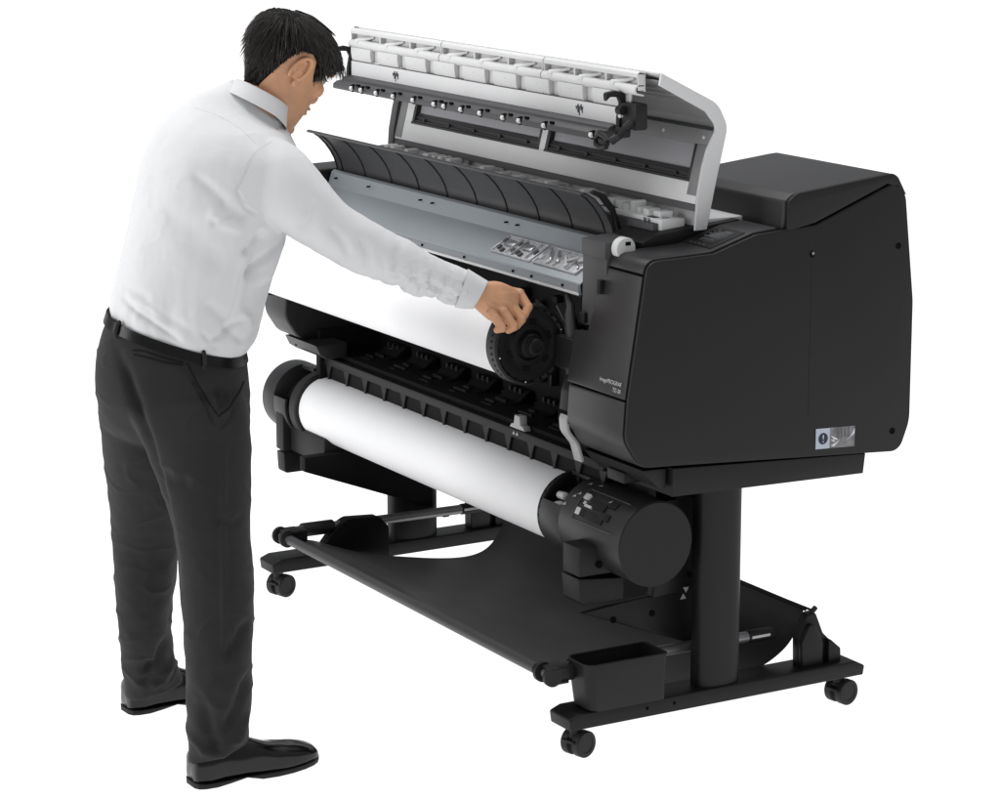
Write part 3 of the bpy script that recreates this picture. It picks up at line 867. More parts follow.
bm = new()
for a_ in (195, 260, 330, 20, 100): 
    a = R_(a_); cyl(bm, (-.244, UY + .0805 * math.cos(a), UZ + .0805 * math.sin(a)), (-.2410, UY + .0805 * math.cos(a), UZ + .0805 * math.sin(a)), .0018, 8)
link('flange_dots', bm, M['lgrey'], fg)
bm = new(); lathe_x(bm, [(-1.53, 0), (-1.53, .086), (-1.505, .086), (-1.505, 0)], UY, UZ, 64); link('flange', bm, M['black'], ur)

lr = thing('paper_roll', 'lower white paper roll between the take-up drums, above the basket', 'paper roll')
LR0, LR1 = -1.525, -.312
bm = new(); lathe_x(bm, [(LR0, .03), (LR0, .0815), (LR1, .0815), (LR1, .03)], TY, TZ, 96); link('paper', bm, M['paper'], lr)
bm = new(); lathe_x(bm, [(LR1 - .002, 0), (LR1 - .002, .0865), (LR1 + .001, .089), (LR1 + .012, .089), (LR1 + .014, .086), (LR1 + .014, .076), (LR1 + .006, .074), (LR1 + .006, 0)], TY, TZ, 80); f2 = link('flange', bm, M['black'], lr)
bm = new()
for k in range(30):
    a = R_(12 * k); cyl(bm, (LR1 + .006, TY + .0885 * math.cos(a), TZ + .0885 * math.sin(a)), (LR1 + .006, TY + .0896 * math.cos(a), TZ + .0896 * math.sin(a)), .003, 8)
link('flange_slot', bm, M['deep'], f2)
bm = new(); lathe_x(bm, [(LR0 - .040, 0), (LR0 - .040, .089), (LR0 - .036, .0925), (LR0 - .006, .0925), (LR0 - .002, .089), (LR0 - .002, .0)], TY, TZ, 80); link('flange', bm, M['rubber'], lr)

for r_ in (ur, lr): r_['group'] = 'white paper rolls in the printer'
# accessory bin hanging on the right foot
bn = thing('bin', 'open black plastic bin hanging on the front of the right stand foot', 'bin')
bm = new()
def binring(z, g):
    return [Vector((p.x, p.y, z)) for p in [Vector((q[0], q[1])) for q in rpoly([(.050 + g * .3, .022 - g * 1.3, .022), (.050 + g * .3, .211 + g * .2, .010), (-.036 - g * .3, .211 + g * .2, .010), (-.036 - g * .3, .022 - g * 1.3, .022)], 6)]]
levels = [(.109, -.004, 0), (.112, 0, 0), (.205, .010, 0), (.213, .0105, 0), (.2135, .007, 0), (.205, .006, 0), (.116, -.004, 0)]
prev = None; loops = []
for z, g, _ in levels:
    r = []
    for p in binring(z, g):
        zz = z + (max(0, 1 - abs(p.y - .11) / .06) * .022 if (p.x < -.035 and z > .2) else 0)
        r.append(bm.verts.new((p.x, p.y, zz)))
    loops.append(r)
for a, b_ in zip(loops, loops[1:]):
    n = len(a)
    for k in range(n): bm.faces.new((a[k], a[(k + 1) % n], b_[(k + 1) % n], b_[k]))
bm.faces.new(loops[0][::-1]); bm.faces.new(loops[-1])
link('bin_body', bm, M['body'], bn, 40)
bm = new()
pts = [Vector((p.x, p.y, .2125)) for p in binring(0, .009)]
tube(bm, pts + pts[:2], .0028, 8); 
link('bin_rim', bm, M['body'], bn)

TORSO = [
    [(-0.46, -0.6833, 0.91), (0.0769, 0.1122, -0.0459), (-0.1202, 0.0811, -0.0032)],
    [(-0.46, -0.676, 0.9274), (0.0813, 0.1193, -0.0469), (-0.1245, 0.0836, -0.0031)],
    [(-0.46, -0.6676, 0.9447), (0.0834, 0.1242, -0.0438), (-0.1274, 0.0846, -0.0027)],
    [(-0.465, -0.6492, 1.0005), (0.0826, 0.1259, -0.0367), (-0.1299, 0.0846, -0.0019)],
    [(-0.47, -0.6283, 1.0615), (0.083, 0.1293, -0.0306), (-0.1348, 0.0862, -0.0013)],
    [(-0.475, -0.6065, 1.1181), (0.0843, 0.1359, -0.0204), (-0.1428, 0.0885, -0.0006)],
    [(-0.48, -0.5878, 1.1815), (0.0843, 0.1395, -0.0122), (-0.1524, 0.092, -0.0002)],
    [(-0.485, -0.5683, 1.2342), (0.0858, 0.1412, -0.0143), (-0.1581, 0.096, -0.0003)],
    [(-0.485, -0.5544, 1.2879), (0.0807, 0.1307, -0.0184), (-0.1532, 0.0945, -0.0006)],
    [(-0.49, -0.5432, 1.3296), (0.0706, 0.1112, -0.0235), (-0.1309, 0.083, -0.001)],
    [(-0.495, -0.5196, 1.3571), (0.0569, 0.0831, -0.0337), (-0.0953, 0.0643, -0.0025)],
    [(-0.5, -0.494, 1.3688), (0.0436, 0.0571, -0.041), (-0.0609, 0.0436, -0.0041)],
    [(-0.5, -0.4834, 1.3766), (0.0379, 0.0472, -0.041), (-0.0516, 0.0376, -0.0044)],
    [(-0.5, -0.4717, 1.3833), (0.0339, 0.0399, -0.0421), (-0.0466, 0.0342, -0.005)],
]
SLEEVE = [
    [(-0.4, -0.559, 1.258), (0.0013, -0.0223, -0.0565), (-0.0659, 0.0328, -0.0145)],
    [(-0.375, -0.5291, 1.2443), (-0.003, -0.0376, -0.0746), (-0.0666, 0.0317, -0.0133)],
    [(-0.34, -0.4972, 1.2234), (-0.006, -0.0418, -0.0724), (-0.0697, 0.0325, -0.013)],
    [(-0.318, -0.4493, 1.1801), (-0.0036, -0.0338, -0.0635), (-0.065, 0.0307, -0.0127)],
    [(-0.303, -0.3929, 1.1288), (-0.0001, -0.024, -0.0547), (-0.0547, 0.0267, -0.0116)],
    [(-0.29, -0.3359, 1.0913), (-0.0037, -0.028, -0.0499), (-0.0509, 0.0238, -0.0096)],
    [(-0.28, -0.2649, 1.0573), (-0.0018, -0.0232, -0.0461), (-0.048, 0.0229, -0.0096)],
    [(-0.27, -0.193, 1.0218), (0.0002, -0.0184, -0.0432), (-0.0441, 0.0216, -0.0095)],
    [(-0.262, -0.1287, 0.9949), (0.0009, -0.0152, -0.0383), (-0.0387, 0.0192, -0.0085)],
    [(-0.258, -0.1042, 0.9836), (-0.0004, -0.017, -0.0373), (-0.0354, 0.0172, -0.0074)],
]
CUFF = [
    [(-0.259, -0.117, 0.9889), (0.0005, -0.0163, -0.0394), (-0.0361, 0.0178, -0.0078)],
    [(-0.257, -0.0999, 0.9807), (-0.0007, -0.0168, -0.0358), (-0.0345, 0.0167, -0.0071)],
    [(-0.253, -0.0753, 0.971), (-0.0025, -0.017, -0.0291), (-0.0313, 0.0145, -0.0058)],
]
FOREARM = [
    [(-0.268, -0.1785, 1.0165), (-0.0005, -0.0144, -0.0309), (-0.0265, 0.0128, -0.0055)],
    [(-0.257, -0.0974, 0.9832), (-0.0009, -0.0142, -0.0291), (-0.024, 0.0115, -0.0049)],
    [(-0.253, -0.0753, 0.9726), (-0.0017, -0.015, -0.0275), (-0.0223, 0.0105, -0.0043)],
    [(-0.25, -0.0586, 0.9656), (-0.0017, -0.0175, -0.0333), (-0.0196, 0.0093, -0.0038)],
    [(-0.247, -0.0406, 0.9558), (-0.002, -0.0198, -0.0375), (-0.0183, 0.0086, -0.0036)],
    [(-0.245, -0.0257, 0.9461), (-0.004, -0.0224, -0.0355), (-0.017, 0.0078, -0.003)],
    [(-0.242, -0.0151, 0.9402), (-0.0068, -0.0257, -0.0324), (-0.014, 0.0063, -0.0021)],
]
PELVIS = [
    [(-0.46, -0.6831, 0.9175), (0.0778, 0.1141, -0.0449), (-0.1162, 0.078, -0.0029)],
    [(-0.46, -0.6872, 0.8902), (0.0815, 0.1205, -0.0449), (-0.1206, 0.0805, -0.0028)],
    [(-0.46, -0.6941, 0.8462), (0.0855, 0.1292, -0.0408), (-0.1295, 0.0851, -0.0022)],
    [(-0.46, -0.6977, 0.7984), (0.0868, 0.1336, -0.0358), (-0.1344, 0.0869, -0.0017)],
    [(-0.46, -0.6973, 0.7523), (0.0848, 0.1332, -0.0287), (-0.1224, 0.0777, -0.001)],
    [(-0.46, -0.6968, 0.707), (0.0794, 0.1276, -0.0205), (-0.0892, 0.0555, -0.0004)],
    [(-0.46, -0.6989, 0.6727), (0.0616, 0.1004, -0.0123), (-0.0426, 0.0261, -0.0001)],
]
RLEG = [
    [(-0.42, -0.6808, 0.8593), (0.0522, 0.0839, -0.0132), (-0.0595, 0.0369, -0.0003)],
    [(-0.385, -0.7059, 0.7899), (0.067, 0.1095, -0.0131), (-0.0853, 0.0522, -0.0002)],
    [(-0.345, -0.7008, 0.7198), (0.0582, 0.0974, -0.006), (-0.0961, 0.0575, -0.0001)],
    [(-0.3, -0.7001, 0.6104), (0.0475, 0.0807, -0.002), (-0.0862, 0.0507, -0.0)],
    [(-0.28, -0.6999, 0.5299), (0.0413, 0.0701, -0.002), (-0.0818, 0.0482, -0.0)],
    [(-0.265, -0.6977, 0.4392), (0.0389, 0.0668, -0.0), (-0.0778, 0.0453, 0.0)],
    [(-0.25, -0.701, 0.3502), (0.0358, 0.0627, 0.003), (-0.0712, 0.0406, -0.0)],
    [(-0.235, -0.7098, 0.2706), (0.0335, 0.0593, 0.004), (-0.067, 0.0379, -0.0001)],
    [(-0.235, -0.7107, 0.1842), (0.0331, 0.0586, 0.004), (-0.0644, 0.0364, -0.0001)],
    [(-0.24, -0.7112, 0.1153), (0.0301, 0.057, 0.0122), (-0.0636, 0.0337, -0.0005)],
    [(-0.243, -0.711, 0.0684), (0.0286, 0.058, 0.0203), (-0.0653, 0.0327, -0.0014)],
]
LLEG = [
    [(-0.5, -0.7229, 0.8581), (0.0467, 0.0735, -0.0154), (-0.076, 0.0482, -0.0006)],
    [(-0.52, -0.7255, 0.7688), (0.0562, 0.0899, -0.0155), (-0.1018, 0.0636, -0.0005)],
    [(-0.565, -0.7078, 0.66), (0.052, 0.0871, -0.0052), (-0.1073, 0.0641, -0.0001)],
    [(-0.62, -0.6902, 0.5411), (0.0441, 0.0758, -0.0), (-0.0951, 0.0553, 0.0)],
    [(-0.67, -0.6784, 0.4179), (0.0371, 0.0646, 0.0021), (-0.0807, 0.0463, -0.0)],
    [(-0.69, -0.6776, 0.2989), (0.0321, 0.056, 0.0022), (-0.0738, 0.0422, -0.0)],
    [(-0.705, -0.6747, 0.2024), (0.0286, 0.0501, 0.0022), (-0.0677, 0.0387, -0.0)],
    [(-0.735, -0.6562, 0.1133), (0.0288, 0.0519, 0.0055), (-0.0629, 0.035, -0.0001)],
    [(-0.745, -0.64, 0.0479), (0.0308, 0.0596, 0.0154), (-0.0639, 0.0332, -0.0008)],
]
FINGERS = [[(-0.268, -0.0024, 0.9708, 0.0122), (-0.255, 0.0223, 0.9641, 0.012), (-0.232, 0.0312, 0.9386, 0.0104), (-0.227, 0.0183, 0.921, 0.0088)],
    [(-0.255, -0.0224, 0.9594, 0.0125), (-0.241, -0.0058, 0.9481, 0.0122), (-0.219, 0.0073, 0.9168, 0.0105), (-0.222, -0.002, 0.903, 0.0088)],
    [(-0.243, -0.0417, 0.9457, 0.012), (-0.229, -0.0326, 0.9352, 0.0115), (-0.21, -0.0165, 0.9042, 0.01), (-0.215, -0.0272, 0.8968, 0.0084)],
    [(-0.236, -0.0605, 0.9377, 0.0105), (-0.222, -0.0551, 0.9233, 0.0102), (-0.208, -0.0461, 0.9031, 0.0088), (-0.213, -0.0567, 0.9, 0.0074)],
    [(-0.275, -0.0529, 0.9438, 0.0135), (-0.29, -0.0145, 0.916, 0.0115), (-0.285, 0.0126, 0.9011, 0.0095)]]
SHIRT_FOLDS = [([(-0.33, -0.5525, 1.3024), (-0.33, -0.5802, 1.2673), (-0.33, -0.6011, 1.2298), (-0.33, -0.5795, 1.1954), (-0.33, -0.544, 1.1701)], 0.0045, -0.0035),
    ([(-0.35, -0.5369, 1.1628), (-0.35, -0.5513, 1.1244), (-0.35, -0.5726, 1.0844), (-0.35, -0.5825, 1.0435), (-0.35, -0.595, 0.9923), (-0.35, -0.6116, 0.9562)], 0.01, 0.006),
    ([(-0.35, -0.5235, 1.1493), (-0.35, -0.5379, 1.1129), (-0.35, -0.5523, 1.0765), (-0.35, -0.5669, 1.0317)], 0.015, -0.01),
    ([(-0.35, -0.4785, 1.1082), (-0.35, -0.5115, 1.0647), (-0.35, -0.5398, 1.0189)], 0.014, 0.007),
    ([(-0.35, -0.6413, 1.22), (-0.35, -0.5972, 1.1921), (-0.35, -0.5594, 1.1687)], 0.014, -0.006),
    ([(-0.35, -0.6641, 1.195), (-0.35, -0.6091, 1.1641), (-0.35, -0.5643, 1.1524)], 0.012, 0.005),
    ([(-0.38, -0.7389, 1.2069), (-0.38, -0.6851, 1.1515), (-0.38, -0.6304, 1.1058), (-0.38, -0.5862, 1.0667)], 0.03, -0.006),
    ([(-0.38, -0.5886, 0.9618), (-0.38, -0.6174, 0.9897), (-0.38, -0.6552, 1.0141)], 0.012, -0.005),
    ([(-0.38, -0.5555, 0.9099), (-0.38, -0.5822, 0.9401), (-0.38, -0.6044, 0.9675)], 0.008, -0.005),
    ([(-0.42, -0.7829, 0.9985), (-0.42, -0.7388, 0.9903), (-0.42, -0.6834, 0.9726), (-0.42, -0.6389, 0.9474)], 0.01, -0.004),
    ([(-0.46, -0.8098, 1.0156), (-0.46, -0.7764, 1.0231), (-0.46, -0.7207, 1.0203)], 0.012, -0.004),
    ([(-0.3, -0.4055, 1.1615), (-0.3, -0.3713, 1.117), (-0.3, -0.3556, 1.0736)], 0.01, -0.005),
    ([(-0.31, -0.4272, 1.2242), (-0.31, -0.4418, 1.1733), (-0.31, -0.47, 1.1338)], 0.012, -0.005),
    ([(-0.38, -0.6799, 1.2683), (-0.38, -0.6339, 1.2405), (-0.38, -0.5875, 1.2084)], 0.012, -0.005),
    ([(-0.36, -0.6492, 1.1679), (-0.36, -0.6177, 1.1738), (-0.36, -0.586, 1.1859)], 0.008, -0.004),
    ([(-0.35, -0.5814, 1.0956), (-0.35, -0.5559, 1.1227), (-0.35, -0.528, 1.1517)], 0.008, -0.009),
    ([(-0.36, -0.5777, 1.0521), (-0.36, -0.5339, 1.0777), (-0.36, -0.4782, 1.1131)], 0.008, -0.008),
    ([(-0.44, -0.8337, 1.0083), (-0.44, -0.7857, 0.9935), (-0.44, -0.7307, 0.9717), (-0.44, -0.6418, 0.9274)], 0.007, -0.006),
    ([(-0.44, -0.8223, 1.0198), (-0.44, -0.7631, 1.0082), (-0.44, -0.6969, 0.9812)], 0.007, 0.004),
    ([(-0.37, -0.6438, 0.9286), (-0.37, -0.6095, 0.9443), (-0.37, -0.5725, 0.9724)], 0.008, -0.007),
    ([(-0.38, -0.6566, 0.9555), (-0.38, -0.6369, 0.9326), (-0.38, -0.624, 0.906)], 0.006, -0.005),
    ([(-0.36, -0.5859, 0.99), (-0.36, -0.5637, 0.9627), (-0.36, -0.5599, 0.9243)], 0.007, 0.005),
    ([(-0.29, -0.3412, 1.137), (-0.29, -0.3184, 1.0868), (-0.29, -0.3236, 1.0449)], 0.009, -0.004),
    ([(-0.28, -0.2645, 1.1007), (-0.28, -0.253, 1.0574), (-0.28, -0.2629, 1.02)], 0.008, -0.004)]
TROUSER_FOLDS = [([(-0.33, -0.9012, 0.9173), (-0.33, -0.8603, 0.8452), (-0.33, -0.8116, 0.7253), (-0.33, -0.7794, 0.6161), (-0.33, -0.756, 0.4959), (-0.33, -0.7491, 0.4198)], 0.012, -0.01),
    ([(-0.33, -0.7191, 0.8718), (-0.33, -0.6935, 0.8273), (-0.33, -0.6676, 0.7866), (-0.33, -0.6458, 0.7567)], 0.005, -0.005),
    ([(-0.33, -0.6458, 0.7567), (-0.33, -0.6228, 0.7711), (-0.33, -0.604, 0.8029)], 0.005, -0.004),
    ([(-0.33, -0.6597, 0.8342), (-0.33, -0.638, 0.8002), (-0.33, -0.6217, 0.8196)], 0.01, -0.008),
    ([(-0.25, -0.6209, 0.378), (-0.25, -0.6515, 0.3351), (-0.25, -0.6841, 0.3013)], 0.012, -0.006),
    ([(-0.22, -0.6396, 0.27), (-0.22, -0.6685, 0.1988), (-0.22, -0.7017, 0.1349)], 0.012, -0.008),
    ([(-0.22, -0.6462, 0.1733), (-0.22, -0.6632, 0.1282), (-0.22, -0.6752, 0.1019)], 0.01, 0.006),
    ([(-0.22, -0.7472, 0.212), (-0.22, -0.7331, 0.1447), (-0.22, -0.7119, 0.0866)], 0.014, -0.006),
    ([(-0.21, -0.7941, 0.1259), (-0.21, -0.7547, 0.0908), (-0.21, -0.7097, 0.0893)], 0.01, 0.005),
    ([(-0.28, -0.6093, 0.584), (-0.28, -0.6435, 0.5778), (-0.28, -0.6882, 0.5942)], 0.012, -0.004),
    ([(-0.27, -0.6641, 0.7621), (-0.27, -0.6658, 0.5935), (-0.27, -0.6658, 0.4011), (-0.27, -0.667, 0.2497)], 0.006, 0.003),
    ([(-0.32, -0.7907, 0.6829), (-0.32, -0.7582, 0.6579), (-0.32, -0.7021, 0.6679)], 0.014, -0.005),
    ([(-0.7, -0.6116, 0.2148), (-0.7, -0.6424, 0.1499), (-0.7, -0.6914, 0.1159)], 0.01, -0.006),
    ([(-0.71, -0.6021, 0.1407), (-0.71, -0.6276, 0.0934), (-0.71, -0.6642, 0.0807)], 0.01, 0.006),
    ([(-0.71, -0.6615, 0.1735), (-0.71, -0.6584, 0.1148), (-0.71, -0.6881, 0.0846)], 0.01, -0.004)]
SHIRT_SEAMS = [[(-0.35, -0.5112, 1.3141), (-0.35, -0.5432, 1.2956), (-0.35, -0.5709, 1.2645), (-0.35, -0.592, 1.2268), (-0.35, -0.5856, 1.2078), (-0.35, -0.5703, 1.1902), (-0.35, -0.5368, 1.167)],
    [(-0.35, -0.5722, 1.099), (-0.35, -0.5825, 1.0435), (-0.35, -0.5949, 0.9965), (-0.35, -0.6117, 0.952)],
    [(-0.35, -0.6961, 1.4083), (-0.35, -0.6373, 1.3828), (-0.35, -0.5825, 1.3471), (-0.35, -0.5429, 1.3079)]]
POCKET_LINES = [[(-0.33, -0.8473, 0.916), (-0.33, -0.8192, 0.9111), (-0.33, -0.7803, 0.8948), (-0.33, -0.7213, 0.8742)],
    [(-0.33, -0.8454, 0.9076), (-0.33, -0.8152, 0.8983), (-0.33, -0.7762, 0.884), (-0.33, -0.7214, 0.87)],
    [(-0.33, -0.719, 0.8739), (-0.33, -0.6956, 0.8317), (-0.33, -0.6698, 0.789), (-0.33, -0.6458, 0.7567)],
    [(-0.33, -0.6458, 0.7567), (-0.33, -0.6228, 0.7711), (-0.33, -0.604, 0.8029), (-0.33, -0.5966, 0.8275)]]
HEAD_AT = (-0.5, -0.395, 1.4393)
CAM_POS = (4.7325, -2.9277, 2.0)
CAM_FWD = (-0.84427, 0.49138, -0.21391)
CAM_RIGHT = (0.50302, 0.86427, -0.0)
CAM_UP = (-0.18488, 0.1076, 0.97685)
BELT = [
    [(-0.46, -0.6853, 0.9187), (0.0785, 0.1149, -0.0459), (-0.1186, 0.0798, -0.0031)],
    [(-0.46, -0.6867, 0.9082), (0.0795, 0.1167, -0.0459), (-0.1203, 0.0808, -0.003)],
    [(-0.46, -0.6876, 0.8977), (0.0809, 0.119, -0.0459), (-0.1221, 0.0818, -0.003)],
]
HYAW, HPITCH, HROLL = 16, 31, 10.5
HSCALE = .982
HEAD_POS = Vector((-.507, -.402, 1.446))
COLLAR_C = Vector(TORSO[-3][0]).lerp(Vector(TORSO[-2][0]), .9) + Vector((0, .012, .001)); COLLAR_N = Vector((.05, .50, .86)); COL_RX, COL_RY, COL_OPEN = .063, .065, 20
COLLAR_PROFILE = [(-.010, .0145), (-.004, .0125), (.008, .007), (.018, .002), (.024, -.0015), (.0255, -.0035), (.024, -.005), (.012, -.0045), (-.004, -.002)]
BELT_LOOPS = [150, 230, 300]
WORLD = (.30, .55)
LAMPS = [('key_softbox', (-2.0, -5.2, 1.9), (-.7, 0, .8), (3.2, 2.6), 150), ('top_softbox', (-.9, .1, 4.2), (-.8, 0, .8), (3.5, 2.5), 110)]
# ------------------------------------------------------------------ the man
MP = dict(
    skin=mat('skin', (.57, .305, .175), .5, .35, bump=.35, bscale=330, var=.13, vscale=22, sss=.10),
    hair=mat('hair', (.0125, .0095, .008), .4, .45, bump=1.0, bscale=420, var=.3, vscale=60),
    hair_base=mat('hair_cap_shade', (.004, .0035, .003), .8, .1),  # near-black cap colour stands in for self-shadow among the strands
    shirt=mat('shirt_cotton', (.635, .638, .65), .8, .2, bump=.35, bscale=1100, var=.015, vscale=7, sheen=.1),
    trousers=mat('trouser_wool', (.0172, .0172, .018), .85, .25, bump=.5, bscale=900, var=.12, vscale=10, sheen=.05, stretch=(1, 1, .35)),
    seam=mat('trouser_seam', (.008, .008, .008), .85, .15),
    belt=mat('belt_leather', (.006, .006, .006), .28, .55, bump=.3, bscale=250),
    shoe=mat('shoe_leather', (.003, .003, .0033), .2, .36, bump=.15, bscale=160, var=.2, vscale=30),
    sole=mat('shoe_sole', (.006, .006, .006), .6, .3),
    eye=mat('eye', (.5, .48, .45), .15, .5), iris=mat('iris', (.02, .012, .008), .1, .5),
    lip=mat('lip_skin', (.42, .17, .13), .45, .4),
)

def loft(bm, rings, seg=40, exp=2.3, scale=1.0, closed=True, shift=None):
    rows = []
    for c, u, v in rings:
        c = Vector(c); u = Vector(u) * scale; v = Vector(v) * scale
        row = []
        for k in range(seg):
            t = 2 * math.pi * k / seg; ct, st = math.cos(t), math.sin(t)
            a = math.copysign(abs(ct) ** (2 / exp), ct); b = math.copysign(abs(st) ** (2 / exp), st)
            row.append(bm.verts.new(c + u * a + v * b))
        rows.append(row)
    for a, b in zip(rows, rows[1:]):
        for k in range(seg): bm.faces.new((a[k], a[(k + 1) % seg], b[(k + 1) % seg], b[k]))
    if closed:
        bm.faces.new(rows[0][::-1]); bm.faces.new(rows[-1])
    return rows

def dense(rings, n=4):
    """Catmull-Rom between rings"""
    out = []
    m = len(rings)
    arr = [np.array(r, float) for r in rings]
    for i in range(m - 1):
        p0, p1, p2, p3 = arr[max(i - 1, 0)], arr[i], arr[i + 1], arr[min(i + 2, m - 1)]
        for k in range(n):
            t = k / n
            out.append(.5 * ((2 * p1) + (-p0 + p2) * t + (2 * p0 - 5 * p1 + 4 * p2 - p3) * t * t + (-p0 + 3 * p1 - 3 * p2 + p3) * t ** 3))
    out.append(arr[-1])
    return [[tuple(q) for q in r] for r in out]

def remesh(bm, voxel, smooth=4):
    bmesh.ops.recalc_face_normals(bm, faces=bm.faces[:])
    me = bpy.data.meshes.new('tmp'); bm.to_mesh(me); bm.free()
    o = bpy.data.objects.new('tmp', me); COL.objects.link(o)
    md = o.modifiers.new('r', 'REMESH'); md.mode = 'VOXEL'; md.voxel_size = voxel; md.adaptivity = 0
    if smooth:
        s = o.modifiers.new('s', 'SMOOTH'); s.factor = .5; s.iterations = smooth
    dg = bpy.context.evaluated_depsgraph_get()
    out = bpy.data.meshes.new_from_object(o.evaluated_get(dg))
    bpy.data.objects.remove(o); bpy.data.meshes.remove(me)
    return out

def verts_normals(me):
    n = len(me.vertices)
    co = np.empty(n * 3, np.float32); me.vertices.foreach_get('co', co); co = co.reshape(-1, 3).astype(float)
    no = np.empty(n * 3, np.float32); me.vertex_normals.foreach_get('vector', no); no = no.reshape(-1, 3).astype(float)
    return co, no

def set_verts(me, co):
    me.vertices.foreach_set('co', co.astype(np.float32).ravel()); me.update()

FACE_DIR = np.array([.86, -.51, 0.])             # the side of the man that is turned to the room's open side
LAT = np.array([.503, .864, 0.])                 # sideways across that side
def folds(co, no, lines, side_only=True):
    """press creases into cloth: each line has a width and a height"""
    d = np.zeros(len(co))
    lat = np.stack([co @ LAT + .0, co[:, 2] + .126 * (co @ np.array([.86, -.51, 0]))], 1)
    facing = np.clip((no @ FACE_DIR) * 2 + .3, 0, 1)
    for pts, w, amp in lines:
        p = np.array(pts); q = np.stack([p @ LAT, p[:, 2] + .126 * (p @ np.array([.86, -.51, 0]))], 1)
        best = np.full(len(co), 1e9); tpos = np.zeros(len(co))
        n = len(q) - 1
        for i in range(n):
            a, b = q[i], q[i + 1]; ab = b - a
            t = np.clip(((lat - a) @ ab) / (ab @ ab), 0, 1)
            dd = np.linalg.norm(lat - (a + t[:, None] * ab), axis=1)
            k = dd < best; best[k] = dd[k]; tpos[k] = (i + t[k]) / n
        fade = np.clip(np.minimum(tpos, 1 - tpos) * 4, 0, 1); fade = fade * fade * (3 - 2 * fade)
        d += amp * np.exp(-(best / w) ** 2) * fade * facing
    return d

def nz(co, scale, seed, octv=3):
    out = np.empty(len(co))
    s = Vector((seed * 3.1, seed * 1.7, seed * .9))
    for i, c in enumerate(co):
        out[i] = noise.fractal(Vector((c[0] * scale[0], c[1] * scale[1], c[2] * scale[2])) + s, 1.0, 2.0, octv)
    return out

# --- head in its own frame: x to the man's right, y forward, z up, centre between the ears
HP = [  # z, front, back, half width
    (-.120, .068, -.020, .020), (-.114, .082, -.040, .032), (-.100, .090, -.050, .045), (-.080, .091, -.062, .054), (-.060, .092, -.070, .060),
    (-.040, .092, -.076, .065), (-.020, .091, -.083, .0685), (.0, .091, -.090, .0715), (.020, .087, -.097, .074), (.040, .094, -.101, .0755),
    (.060, .093, -.101, .076), (.080, .083, -.095, .072), (.097, .064, -.080, .060), (.110, .038, -.055, .041), (.117, .012, -.028, .018)]
def head_ring(i, grow=0):
    z, f, b, w = HP[i]
    return (f + grow, b - grow, w + grow)
def head_at(z, grow=0.0):
    zs = [h[0] for h in HP]
    f = np.interp(z, zs, [h[1] for h in HP]) + grow; b = np.interp(z, zs, [h[2] for h in HP]) - grow; w = np.interp(z, zs, [h[3] for h in HP]) + grow
    return f, b, w
HEAD_YAW, HEAD_PITCH, HEAD_ROLL = R_(HYAW), R_(HPITCH), R_(HROLL)
HEAD_M = Matrix.Translation(HEAD_POS) @ Matrix.Rotation(HEAD_YAW, 4, 'Z') @ Matrix.Rotation(-HEAD_PITCH, 4, 'X') @ Matrix.Rotation(HEAD_ROLL, 4, 'Y') @ Matrix.Scale(HSCALE, 4)
